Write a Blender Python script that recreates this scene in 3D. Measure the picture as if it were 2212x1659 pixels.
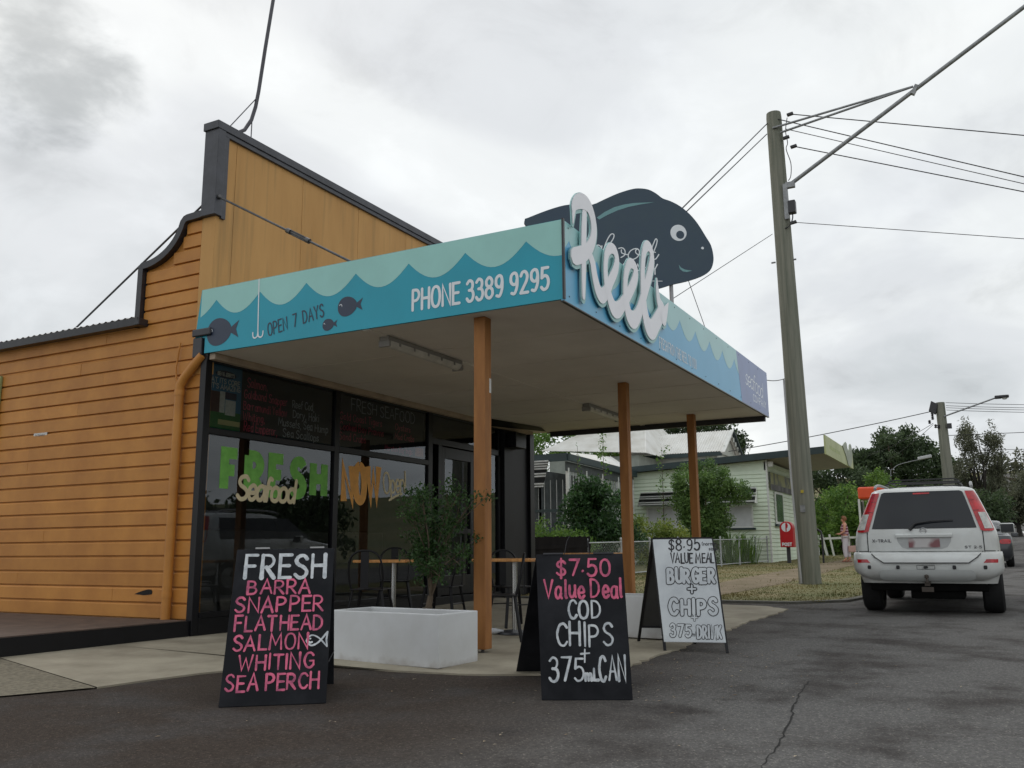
import bpy, bmesh, math, random
import numpy as np
from mathutils import Vector, Matrix
for o in list(bpy.data.objects): bpy.data.objects.remove(o)
SC = bpy.context.scene; COL = SC.collection
R = math.radians; PI = math.pi
# ------------------------------------------------------------------ camera
YAW, PITCH, ROLL = .4913, .1853, -.0071
cam = bpy.data.cameras.new('camera'); camo = bpy.data.objects.new('camera', cam); COL.objects.link(camo)
F = Vector((math.cos(YAW)*math.cos(PITCH), math.sin(YAW)*math.cos(PITCH), math.sin(PITCH)))
r0 = Vector((math.sin(YAW), -math.cos(YAW), 0)); u0 = r0.cross(F)
cr = r0*math.cos(ROLL)+u0*math.sin(ROLL); cu = -r0*math.sin(ROLL)+u0*math.cos(ROLL)
M = Matrix((cr, cu, -F)).transposed().to_4x4(); M.translation = (0, 0, 1.0)
camo.matrix_world = M
cam.sensor_width = 36; cam.lens = 36*1921.7/2212; cam.clip_end = 2000; cam.clip_start = .05
SC.camera = camo
# ------------------------------------------------------------------ sky: overcast, Nishita behind broken cloud
w = bpy.data.worlds.new('World'); SC.world = w; w.use_nodes = True
N = w.node_tree.nodes; L = w.node_tree.links; N.clear()
def wn(t, **k):
    n = N.new(t)
    for a, b in k.items(): setattr(n, a, b)
    return n
def wmath(op, a, b=None):
    n = wn('ShaderNodeMath', operation=op)
    for i, x in enumerate((a, b)):
        if x is None: continue
        if isinstance(x, (int, float)): n.inputs[i].default_value = x
        else: L.new(x, n.inputs[i])
    return n.outputs[0]
SUN_EL, SUN_AZ = 48, 57           # azimuth counted from +X towards +Y
sky = wn('ShaderNodeTexSky', sky_type='NISHITA', sun_disc=False)
sky.sun_elevation = R(SUN_EL); sky.sun_rotation = R(90-SUN_AZ); sky.dust_density = 3.0
tc = wn('ShaderNodeTexCoord'); sp = wn('ShaderNodeSeparateXYZ'); L.new(tc.outputs['Generated'], sp.inputs[0])
zz = wmath('ADD', wmath('MAXIMUM', sp.outputs[2], 0.0), .28)
cb = wn('ShaderNodeCombineXYZ')
L.new(wmath('DIVIDE', sp.outputs[0], zz), cb.inputs[0]); L.new(wmath('DIVIDE', sp.outputs[1], zz), cb.inputs[1])
def wnoise(sc, det, rough, off, dist=0.):
    mp = wn('ShaderNodeMapping'); mp.inputs['Location'].default_value = off; L.new(cb.outputs[0], mp.inputs[0])
    n = wn('ShaderNodeTexNoise'); n.inputs['Scale'].default_value = sc; n.inputs['Detail'].default_value = det
    n.inputs['Roughness'].default_value = rough; n.inputs['Distortion'].default_value = dist
    L.new(mp.outputs[0], n.inputs['Vector']); return n.outputs['Fac']
def wramp(x, stops):
    n = wn('ShaderNodeValToRGB'); L.new(x, n.inputs[0]); e = n.color_ramp.elements
    while len(e) < len(stops): e.new(.5)
    for el, (p, c) in zip(e, stops): el.position = p; el.color = (c[0], c[1], c[2], 1) if hasattr(c, '__len__') else (c, c, c, 1)
    n.color_ramp.interpolation = 'EASE'
    return n.outputs[0]
big = wramp(wnoise(1.25, 5, .5, (3.3, 1.2, 0), .4), [(.28, (.66, .69, .70)), (.43, (.82, .84, .85)), (.56, (.95, .97, .96)), (.72, (1.08, 1.09, 1.06))])
fine = wramp(wnoise(3.4, 7, .58, (7.1, 4.4, 2), .5), [(.28, .84), (.5, .98), (.72, 1.07)])
mul = wn('ShaderNodeMix', data_type='RGBA', blend_type='MULTIPLY'); mul.inputs[0].default_value = 1
L.new(big, mul.inputs[6]); L.new(fine, mul.inputs[7])
# the one darker cloud high on the left
vd = wn('ShaderNodeVectorMath', operation='DOT_PRODUCT'); L.new(tc.outputs['Generated'], vd.inputs[0]); vd.inputs[1].default_value = (.4788, .7517, .4535)
cm = wn('ShaderNodeMapRange', interpolation_type='SMOOTHSTEP'); L.new(wmath('ADD', vd.outputs['Value'], wmath('MULTIPLY', wnoise(6.5, 5, .6, (1.7, 8.2, 3), .3), .009)), cm.inputs[0]); cm.inputs[1].default_value = 1.0002; cm.inputs[2].default_value = 1.0040; cm.inputs[3].default_value = 0; cm.inputs[4].default_value = .58
dk = wn('ShaderNodeMix', data_type='RGBA'); L.new(cm.outputs[0], dk.inputs[0]); L.new(mul.outputs[2], dk.inputs[6]); dk.inputs[7].default_value = (.22, .25, .26, 1)
scl = wn('ShaderNodeMix', data_type='RGBA', blend_type='MULTIPLY'); scl.inputs[0].default_value = 1
L.new(dk.outputs[2], scl.inputs[6]); scl.inputs[7].default_value = (9.75, 9.85, 10.0, 1)
mix = wn('ShaderNodeMix', data_type='RGBA'); mix.inputs[0].default_value = .93
L.new(sky.outputs[0], mix.inputs[6]); L.new(scl.outputs[2], mix.inputs[7])
bg = wn('ShaderNodeBackground'); bg.inputs['Strength'].default_value = .1; L.new(mix.outputs[2], bg.inputs[0])
wo = wn('ShaderNodeOutputWorld'); L.new(bg.outputs[0], wo.inputs[0])
# ------------------------------------------------------------------ sun veiled by cloud
sl = bpy.data.lights.new('sun', 'SUN'); sl.energy = .6; sl.angle = R(25); sl.color = (1, .97, .93)
so = bpy.data.objects.new('sun', sl); COL.objects.link(so)
sd = Vector((math.cos(R(SUN_AZ))*math.cos(R(SUN_EL)), math.sin(R(SUN_AZ))*math.cos(R(SUN_EL)), math.sin(R(SUN_EL))))
so.rotation_euler = sd.to_track_quat('Z', 'Y').to_euler(); so.location = (0, 0, 30)
vs = SC.view_settings; vs.view_transform = 'Standard'; vs.look = 'None'; vs.exposure = 0; vs.gamma = 1; vs.use_curve_mapping = False
SC.render.engine = 'CYCLES'
try:
    SC.cycles.max_bounces = 8; SC.cycles.transparent_max_bounces = 12
except Exception: pass
rnd = random.Random(7)
def zg(x):
    "the street climbs gently away from the camera, then steeper up the hill"
    if x < 45: return .0147*(x-3)
    x = min(x, 230); d = x-45
    return .6174+.0147*d+.000425*d*d
# ------------------------------------------------------------------ materials
MATS = {}
def lin(c): return tuple(((x/255)/12.92 if x/255 <= .04045 else ((x/255+.055)/1.055)**2.4) for x in c)
def mat(name, col, rough=.6, var=.15, scale=3., col2=None, bump=0., bscale=80., metal=0., spec=.5, coat=0., stretch=(1, 1, 1), lo=.35, hi=.65, det=6, emis=None, voro=False, orand=0.):
    if name in MATS: return MATS[name]
    m = bpy.data.materials.new(name); m.use_nodes = True; nt = m.node_tree; b = nt.nodes['Principled BSDF']
    b.inputs['Roughness'].default_value = rough; b.inputs['Metallic'].default_value = metal
    b.inputs['Specular IOR Level'].default_value = spec; b.inputs['Coat Weight'].default_value = coat; b.inputs['Coat Roughness'].default_value = .08
    t = nt.nodes.new('ShaderNodeTexCoord'); mp = nt.nodes.new('ShaderNodeMapping'); mp.inputs['Scale'].default_value = stretch
    nt.links.new(t.outputs['Object'], mp.inputs[0])
    if var or col2:
        n = nt.nodes.new('ShaderNodeTexNoise'); n.inputs['Scale'].default_value = scale; n.inputs['Detail'].default_value = det; n.inputs['Roughness'].default_value = .62
        nt.links.new(mp.outputs[0], n.inputs['Vector'])
        mr = nt.nodes.new('ShaderNodeMapRange'); mr.inputs[1].default_value = lo; mr.inputs[2].default_value = hi
        nt.links.new(n.outputs['Fac'], mr.inputs[0])
        mx = nt.nodes.new('ShaderNodeMix'); mx.data_type = 'RGBA'
        c2 = col2 or tuple(x*(1-var) for x in col); c1 = col if col2 else tuple(min(1, x*(1+var*.6)) for x in col)
        mx.inputs[6].default_value = (*c1, 1); mx.inputs[7].default_value = (*c2, 1)
        nt.links.new(mr.outputs[0], mx.inputs[0]); nt.links.new(mx.outputs[2], b.inputs['Base Color'])
        if orand:
            oi = nt.nodes.new('ShaderNodeObjectInfo'); m2 = nt.nodes.new('ShaderNodeMapRange'); m2.inputs[3].default_value = 1-orand; m2.inputs[4].default_value = 1+orand; nt.links.new(oi.outputs['Random'], m2.inputs[0])
            m3 = nt.nodes.new('ShaderNodeMix'); m3.data_type = 'RGBA'; m3.blend_type = 'MULTIPLY'; m3.inputs[0].default_value = 1; nt.links.new(mx.outputs[2], m3.inputs[6]); nt.links.new(m2.outputs[0], m3.inputs[7]); nt.links.new(m3.outputs[2], b.inputs['Base Color'])
    else: b.inputs['Base Color'].default_value = (*col, 1)
    if bump:
        if voro: n2 = nt.nodes.new('ShaderNodeTexVoronoi'); o2 = n2.outputs['Distance']
        else: n2 = nt.nodes.new('ShaderNodeTexNoise'); n2.inputs['Detail'].default_value = 5; o2 = n2.outputs['Fac']
        n2.inputs['Scale'].default_value = bscale; nt.links.new(mp.outputs[0], n2.inputs['Vector'])
        bp = nt.nodes.new('ShaderNodeBump'); bp.inputs['Strength'].default_value = bump; bp.inputs['Distance'].default_value = .01
        nt.links.new(o2, bp.inputs['Height']); nt.links.new(bp.outputs[0], b.inputs['Normal'])
    MATS[name] = m; return m
def nodes_of(m): return m.node_tree.nodes, m.node_tree.links, m.node_tree.nodes['Principled BSDF']
# ------------------------------------------------------------------ object helpers
WM = {}
def tag(o, label=None, cat=None, group=None, kind=None):
    if label: o['label'] = label
    if cat: o['category'] = cat
    if group: o['group'] = group
    if kind: o['kind'] = kind
    return o
def thing(name, label, cat, loc=(0, 0, 0), rz=0., group=None):
    o = bpy.data.objects.new(name, None); COL.objects.link(o); o.empty_display_size = .1
    o.location = loc; o.rotation_euler = (0, 0, rz)
    WM[o.name] = Matrix.Translation(loc) @ Matrix.Rotation(rz, 4, 'Z')
    return tag(o, label, cat, group)
class MB:
    "collects faces for ONE mesh object, in world space unless local=True"
    def __init__(s): s.v = []; s.f = []
    def add(s, vs, fs):
        b = len(s.v); s.v += [tuple(x) for x in vs]; s.f += [tuple(b+i for i in f) for f in fs]; return s
    def box(s, x0, x1, y0, y1, z0, z1):
        return s.add([(x, y, z) for z in (z0, z1) for y in (y0, y1) for x in (x0, x1)],
                     [(0, 2, 3, 1), (4, 5, 7, 6), (0, 1, 5, 4), (2, 6, 7, 3), (0, 4, 6, 2), (1, 3, 7, 5)])
    def obox(s, c, a, b, d):
        "centre and three half-axis vectors"
        c, a, b, d = map(Vector, (c, a, b, d))
        return s.add([c+i*a+j*b+k*d for k in (-1, 1) for j in (-1, 1) for i in (-1, 1)],
                     [(0, 2, 3, 1), (4, 5, 7, 6), (0, 1, 5, 4), (2, 6, 7, 3), (0, 4, 6, 2), (1, 3, 7, 5)])
    def bar(s, p, q, wd, th, up=(0, 0, 1)):
        p, q = Vector(p), Vector(q); d = (q-p); l = d.length; d.normalize(); u = Vector(up)
        sd = d.cross(u)
        if sd.length < 1e-4: sd = d.cross(Vector((1, 0, 0)))
        sd.normalize(); u = sd.cross(d)
        return s.obox((p+q)/2, d*(l/2), sd*(wd/2), u*(th/2))
    def tube(s, pts, r, n=8, cap=True):
        pts = [Vector(p) for p in pts]; rs = r if hasattr(r, '__len__') else [r]*len(pts)
        rings = []; prev = None
        for i, p in enumerate(pts):
            d = (pts[min(i+1, len(pts)-1)]-pts[max(i-1, 0)]).normalized()
            if prev is None:
                a = d.cross(Vector((0, 0, 1)))
                if a.length < 1e-3: a = d.cross(Vector((0, 1, 0)))
            else: a = prev-d*prev.dot(d)
            a.normalize(); prev = a; b = d.cross(a)
            rings.append([p+(a*math.cos(2*PI*k/n)+b*math.sin(2*PI*k/n))*rs[i] for k in range(n)])
        vs = [x for rg in rings for x in rg]; fs = []
        for i in range(len(pts)-1):
            for k in range(n):
                k2 = (k+1) % n; fs.append((i*n+k, i*n+k2, (i+1)*n+k2, (i+1)*n+k))
        if cap: fs.append(tuple(range(n-1, -1, -1))); fs.append(tuple((len(pts)-1)*n+k for k in range(n)))
        return s.add(vs, fs)
    def prism(s, poly, o, U, V, Nn, d0, d1):
        "polygon in plane coordinates extruded along Nn from d0 to d1"
        o, U, V, Nn = map(Vector, (o, U, V, Nn)); n = len(poly)
        a = sum(poly[i][0]*poly[(i+1) % n][1]-poly[(i+1) % n][0]*poly[i][1] for i in range(n))
        if (a < 0) == (U.cross(V).dot(Nn) > 0): poly = poly[::-1]
        vs = [o+U*p[0]+V*p[1]+Nn*d for d in (d0, d1) for p in poly]
        fs = [tuple(range(n-1, -1, -1)), tuple(range(n, 2*n))]+[(i, (i+1) % n, n+(i+1) % n, n+i) for i in range(n)]
        return s.add(vs, fs)
    def lathe(s, prof, c, axis=(0, 0, 1), n=24):
        "profile of (radius, height) about axis through c"
        ax = Vector(axis).normalized(); a = ax.orthogonal().normalized(); b = ax.cross(a); c = Vector(c); m = len(prof)
        vs = [c+ax*h+(a*math.cos(2*PI*k/n)+b*math.sin(2*PI*k/n))*r for k in range(n) for r, h in prof]
        fs = [(k*m+i, ((k+1) % n)*m+i, ((k+1) % n)*m+i+1, k*m+i+1) for k in range(n) for i in range(m-1)]
        return s.add(vs, fs)
    def build(s, name, m, parent=None, bevel=0., smooth=None, local=False, kind=None, label=None):
        me = bpy.data.meshes.new(name)
        vs = s.v
        o = bpy.data.objects.new(name, me)
        if parent is not None and not local:
            Wi = WM[parent.name].inverted(); vs = [tuple(Wi @ Vector(v)) for v in vs]
        me.from_pydata(vs, [], s.f); me.update()
        me.materials.append(m)
        COL.objects.link(o)
        if parent is not None: o.parent = parent; WM[o.name] = WM[parent.name]
        else: WM[o.name] = Matrix.Identity(4)
        if smooth is not None:
            me.polygons.foreach_set('use_smooth', [True]*len(me.polygons))
            me.set_sharp_from_angle(angle=R(smooth))
        if bevel:
            bm = o.modifiers.new('bevel', 'BEVEL'); bm.width = bevel; bm.segments = 2; bm.limit_method = 'ANGLE'; bm.angle_limit = R(40)
        if kind: o['kind'] = kind
        if label: o['label'] = label
        return o
def copy_tree(o, parent=None, loc=None, rz=None):
    c = o.copy(); COL.objects.link(c); c.parent = parent
    if loc is not None: c.location = loc
    if rz is not None: c.rotation_euler = (0, 0, rz)
    for ch in list(o.children): copy_tree(ch, c)
    if loc is not None: WM[c.name] = Matrix.Translation(loc) @ Matrix.Rotation(c.rotation_euler[2], 4, 'Z')
    return c
# ------------------------------------------------------------------ stroke lettering
GL = {
'A': (.7, 'l0,0 .35,1 .7,0;l.12,.36 .58,.36'), 'B': (.58, 'l0,0 0,1;c0,1 .36,.97 .48,.77 .36,.56 0,.53;c0,.53 .42,.5 .57,.27 .42,.04 0,0'),
'C': (.6, 'c.6,.82 .42,.99 .17,.93 .02,.62 .02,.38 .17,.07 .42,.01 .6,.18'), 'D': (.62, 'l0,0 0,1;c0,1 .35,.95 .58,.72 .62,.5 .58,.27 .35,.05 0,0'),
'E': (.52, 'l.52,1 0,1 0,0 .52,0;l0,.52 .44,.52'), 'F': (.52, 'l.52,1 0,1 0,0;l0,.52 .42,.52'),
'G': (.64, 'c.6,.82 .42,.99 .17,.93 .02,.62 .02,.38 .17,.07 .42,.01 .62,.2;l.62,.2 .62,.45 .36,.45'), 'H': (.6, 'l0,0 0,1;l.6,0 .6,1;l0,.52 .6,.52'),
'I': (.1, 'l.05,0 .05,1'), 'J': (.5, 'c.5,1 .5,.3 .42,.05 .2,0 0,.15'), 'K': (.58, 'l0,0 0,1;l.55,1 0,.42;l.16,.58 .58,0'), 'L': (.5, 'l0,1 0,0 .5,0'),
'M': (.8, 'l0,0 .07,1 .4,.3 .73,1 .8,0'), 'N': (.62, 'l0,0 0,1 .62,0 .62,1'), 'O': (.68, 'c.34,1 .1,.88 0,.5 .1,.12 .34,0 .58,.12 .68,.5 .58,.88 .34,1'),
'P': (.56, 'l0,0 0,1;c0,1 .38,.97 .54,.74 .38,.5 0,.45'), 'Q': (.68, 'c.34,1 .1,.88 0,.5 .1,.12 .34,0 .58,.12 .68,.5 .58,.88 .34,1;l.45,.2 .7,-.05'),
'R': (.58, 'l0,0 0,1;c0,1 .38,.97 .53,.74 .38,.5 0,.46;l.2,.47 .58,0'), 'S': (.55, 'c.53,.84 .38,.99 .14,.95 .03,.76 .14,.59 .38,.47 .54,.28 .45,.06 .2,.0 .0,.15'),
'T': (.6, 'l0,1 .6,1;l.3,1 .3,0'), 'U': (.6, 'c0,1 0,.4 .08,.1 .3,0 .52,.1 .6,.4 .6,1'), 'V': (.64, 'l0,1 .32,0 .64,1'), 'W': (.9, 'l0,1 .22,0 .45,.8 .68,0 .9,1'),
'X': (.6, 'l0,0 .6,1;l0,1 .6,0'), 'Y': (.6, 'l0,1 .3,.5 .6,1;l.3,.5 .3,0'), 'Z': (.58, 'l0,1 .58,1 0,0 .58,0'),
'0': (.56, 'c.28,1 .07,.86 0,.5 .07,.14 .28,0 .49,.14 .56,.5 .49,.86 .28,1'), '1': (.2, 'l0,.8 .15,1 .15,0'), '2': (.54, 'c.02,.8 .14,.97 .36,.98 .5,.8 .44,.55 .2,.25 .0,0;l0,0 .54,0'),
'3': (.52, 'c.02,.86 .2,1 .42,.92 .46,.72 .36,.56 .18,.53;c.18,.53 .42,.5 .52,.28 .4,.04 .16,.0 .0,.14'), '4': (.56, 'l.42,0 .42,1 0,.32 .56,.32'),
'5': (.52, 'l.5,1 .08,1 .04,.55;c.04,.55 .26,.64 .46,.54 .52,.3 .4,.06 .16,0 0,.12'), '6': (.54, 'c.48,.92 .28,1 .08,.75 .02,.35 .12,.05 .32,.0 .5,.15 .5,.42 .32,.55 .12,.47 .03,.3'),
'7': (.54, 'l0,1 .54,1 .18,0'), '8': (.54, 'c.27,.53 .08,.64 .05,.84 .27,1 .49,.84 .46,.64 .27,.53 .04,.4 .02,.15 .27,0 .52,.15 .5,.4 .27,.53'),
'9': (.54, 'c.5,.7 .42,.5 .22,.46 .04,.6 .05,.87 .25,1 .45,.93 .52,.65 .48,.3 .3,.03 .08,.06'),
'$': (.55, 'c.53,.8 .38,.93 .14,.89 .05,.72 .14,.58 .38,.47 .52,.3 .45,.12 .2,.07 .02,.2;l.29,1.1 .27,-.12'), '.': (.1, 'l.04,.3 .06,.33'), ',': (.1, 'l.07,.08 .02,-.14'),
'+': (.5, 'l.25,.2 .25,.8;l-.02,.5 .52,.5'), '(': (.2, 'c.18,1.05 .04,.75 .04,.25 .18,-.05'), ')': (.2, 'c.02,1.05 .16,.75 .16,.25 .02,-.05'), '!': (.1, 'l.06,1 .04,.28;l.04,.04 .05,.06'),
"'": (.1, 'l.05,1 .04,.8'), '-': (.35, 'l0,.45 .35,.45'), '&': (.6, 'c.58,0 .12,.65 .1,.88 .26,1 .4,.86 .3,.65 .05,.38 .05,.1 .25,0 .45,.12 .58,.38'), '/': (.4, 'l0,0 .4,1'),
'a': (.46, 'c.44,.5 .3,.63 .1,.55 .02,.3 .1,.05 .28,.02 .44,.25;l.44,.6 .44,.1 .5,0'), 'b': (.46, 'l0,1 0,0;c0,.3 .12,.56 .32,.58 .45,.32 .34,.04 .14,.02 0,.2'), 'c': (.42, 'c.42,.5 .26,.62 .06,.5 .01,.28 .1,.05 .27,.01 .42,.12'),
'd': (.48, 'c.44,.45 .3,.6 .1,.54 .02,.3 .1,.05 .28,.02 .44,.25;l.45,1 .45,0'), 'e': (.44, 'c.03,.3 .42,.33 .38,.55 .22,.63 .05,.48 .02,.25 .12,.04 .28,.01 .44,.13'), 'f': (.32, 'c.32,.95 .2,1 .12,.85 .11,.5 .1,0;l0,.58 .28,.58'),
'g': (.46, 'c.44,.5 .3,.63 .1,.55 .03,.32 .1,.1 .28,.06 .44,.28;c.45,.6 .44,.1 .4,-.22 .2,-.28 .03,-.18'), 'h': (.44, 'l0,1 0,0;c0,.35 .12,.57 .32,.58 .42,.4 .43,0'), 'i': (.1, 'l.05,.6 .05,0;l.05,.82 .05,.85'),
'j': (.2, 'c.15,.6 .15,-.1 .05,-.28 -.08,-.22;l.15,.82 .15,.85'), 'k': (.42, 'l0,1 0,0;l.38,.6 0,.25;l.12,.35 .42,0'), 'l': (.12, 'c.05,1 .05,.1 .12,0'), 'm': (.7, 'l0,.6 0,0;c0,.35 .1,.57 .25,.58 .33,.4 .34,0;c.34,.35 .44,.57 .58,.58 .67,.4 .68,0'),
'n': (.44, 'l0,.6 0,0;c0,.35 .12,.57 .32,.58 .42,.4 .43,0'), 'o': (.46, 'c.23,.62 .06,.52 .0,.3 .06,.08 .23,0 .4,.08 .46,.3 .4,.52 .23,.62'), 'p': (.46, 'l0,.6 0,-.32;c0,.3 .12,.56 .32,.58 .45,.32 .34,.04 .14,.02 0,.2'),
'q': (.46, 'c.44,.5 .3,.63 .1,.55 .02,.3 .1,.05 .28,.02 .44,.25;l.44,.6 .44,-.32'), 'r': (.32, 'l0,.6 0,0;c0,.35 .1,.55 .32,.58'), 's': (.38, 'c.36,.53 .2,.62 .04,.5 .1,.35 .3,.27 .36,.12 .2,0 .0,.08'), 't': (.32, 'c.12,.9 .12,.2 .18,.02 .32,.05;l0,.62 .3,.62'),
'u': (.44, 'c0,.6 0,.2 .1,.02 .28,.04 .42,.3;l.43,.6 .43,.1 .48,0'), 'v': (.44, 'l0,.6 .22,0 .44,.6'), 'w': (.64, 'l0,.6 .16,0 .32,.5 .48,0 .64,.6'), 'x': (.42, 'l0,0 .42,.6;l0,.6 .42,0'), 'y': (.44, 'l0,.6 .22,.05;c.44,.6 .22,.02 .1,-.25 -.04,-.28'), 'z': (.42, 'l0,.6 .42,.6 0,0 .42,0'),
}
def catmull(p, n=5):
    if len(p) < 3: return p
    closed = abs(p[0][0]-p[-1][0])+abs(p[0][1]-p[-1][1]) < 1e-6
    q = ([p[-2]] if closed else [p[0]])+list(p)+([p[1]] if closed else [p[-1]]); out = []
    for i in range(1, len(q)-2):
        a, b, c, d = q[i-1], q[i], q[i+1], q[i+2]
        for k in range(n):
            t = k/n
            out.append(tuple(.5*(2*b[j]+(c[j]-a[j])*t+(2*a[j]-5*b[j]+4*c[j]-d[j])*t*t+(3*b[j]-a[j]-3*c[j]+d[j])*t**3) for j in range(len(b))))
    out.append(tuple(p[-1])); return out
def glyph(ch):
    wd, s = GL[ch]; out = []
    for st in s.split(';'):
        pts = [tuple(float(x) for x in p.split(',')) for p in st[1:].split()]
        out.append(catmull(pts, 4) if st[0] == 'c' else pts)
    return wd, out
def layout(txt, u, v, h, width=None, gap=.2, rot=0., jit=0., slant=0., rg=None):
    "strokes in plane coordinates; width fits the line"
    rg = rg or rnd; tot = 0; items = []
    for ch in txt:
        if ch == ' ': tot += .38; continue
        wd, st = glyph(ch); items.append((tot, st)); tot += wd+gap
    tot -= gap; sx = (width/tot) if width else h; out = []
    cr_, sr_ = math.cos(rot), math.sin(rot)
    for off, st in items:
        ju, jv, js = (rg.uniform(-jit, jit)*h, rg.uniform(-jit, jit)*h, 1+rg.uniform(-jit, jit)*1.5)
        for s in st:
            pp = []
            for p in s:
                a = (off+p[0])*sx+ju+slant*p[1]*h; b = p[1]*h*js+jv
                pp.append((u+a*cr_-b*sr_, v+a*sr_+b*cr_))
            out.append(pp)
    return out
def ribbon(mb, pts, wd, o, U, V, Nn, d, thick=0., caps=True, wob=0., rg=None, ramp=.0003):
    "flat pen stroke of width wd (number or per-point list) lying d above the plane"
    o, U, V, Nn = Vector(o), Vector(U), Vector(V), Vector(Nn); rg = rg or rnd
    P = [Vector((p[0], p[1])) for p in pts]; q = [P[0]]; ws = wd if hasattr(wd, '__len__') else [wd]*len(P); w2 = [ws[0]]
    for p, x in zip(P[1:], ws[1:]):
        if (p-q[-1]).length > 1e-5: q.append(p); w2.append(x)
    if len(q) < 2: q.append(q[0]+Vector((1e-3, 0))); w2.append(w2[0])
    Lf, Rt = [], []
    for i, p in enumerate(q):
        d0 = (p-q[i-1]).normalized() if i else (q[1]-q[0]).normalized(); d1 = (q[i+1]-p).normalized() if i < len(q)-1 else d0
        t = d0+d1; t = t.normalized() if t.length > .2 else d0
        n = Vector((-t.y, t.x)); k = w2[i]/2*(1+rg.uniform(-wob, wob))/max(.55, n.dot(Vector((-d0.y, d0.x))))
        Lf.append(p+n*k); Rt.append(p-n*k)
    def arc(c, dr, rr):
        a0 = math.atan2(dr.y, dr.x); return [c+Vector((math.cos(a0+a), math.sin(a0+a)))*rr for a in [PI/2*x/2 for x in (-1, 0, 1)]]
    rim = Lf[:]
    if caps: rim += arc(q[-1], (q[-1]-q[-2]).normalized(), w2[-1]/2)[::-1]
    e1 = len(rim); rim += Rt[::-1]
    if caps: rim += arc(q[0], (q[0]-q[1]).normalized(), w2[0]/2)[::-1]
    n = len(q); tp = lambda p, dd: o+U*p.x+V*p.y+Nn*dd
    rp = [ramp*i/max(1, n-1) for i in range(n)]
    vs = [tp(p, d+rp[i]) for i, p in enumerate(Lf)]+[tp(p, d+rp[i]) for i, p in enumerate(Rt)]
    fs = [(i, n+i, n+i+1, i+1) for i in range(n-1)]
    if caps:
        for (c, dr, ri, li, fl) in ((q[-1], (q[-1]-q[-2]).normalized(), n+n-1, n-1, 0), (q[0], (q[0]-q[1]).normalized(), 0, n, 1)):
            rr = (w2[-1] if not fl else w2[0])/2; a = arc(c, dr, rr); b = len(vs); vs += [tp(p, d+(0 if fl else ramp)) for p in a]
            fs.append((ri, b, b+1, b+2, li))
    # orientation towards Nn
    if U.cross(V).dot(Nn) < 0: fs = [f[::-1] for f in fs]
    if thick:
        rim3 = [tp(p, d) for p in rim]; rim4 = [tp(p, d-thick) for p in rim]; b = len(vs); m = len(rim); vs += rim3+rim4
        fs += [(b+i, b+(i+1) % m, b+m+(i+1) % m, b+m+i) for i in range(m)]
    mb.add(vs, fs)
def strokes(mb, sts, wd, o, U, V, Nn, d=.002, step=.0004, hand=0., **k):
    step = max(step, .00015)
    for i, s in enumerate(sts):
        w_ = wd
        if hand:
            if len(s) == 2: s = [tuple(s[0][j]+(s[1][j]-s[0][j])*t for j in (0, 1)) for t in (0, .25, .5, .75, 1)]
            a, c = 1+rnd.uniform(-hand, hand), 1+rnd.uniform(-hand, hand); w_ = [wd*(a+(c-a)*q/(len(s)-1)) for q in range(len(s))]
        ribbon(mb, s, w_, o, U, V, Nn, d+(i % 7)*step, **k)
    return mb
def ell(cx, cy, rx, ry, n=24, rot=0.):
    return [(cx+math.cos(a)*rx*math.cos(rot)-math.sin(a)*ry*math.sin(rot), cy+math.cos(a)*rx*math.sin(rot)+math.sin(a)*ry*math.cos(rot)) for a in [2*PI*i/n for i in range(n)]]
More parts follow.
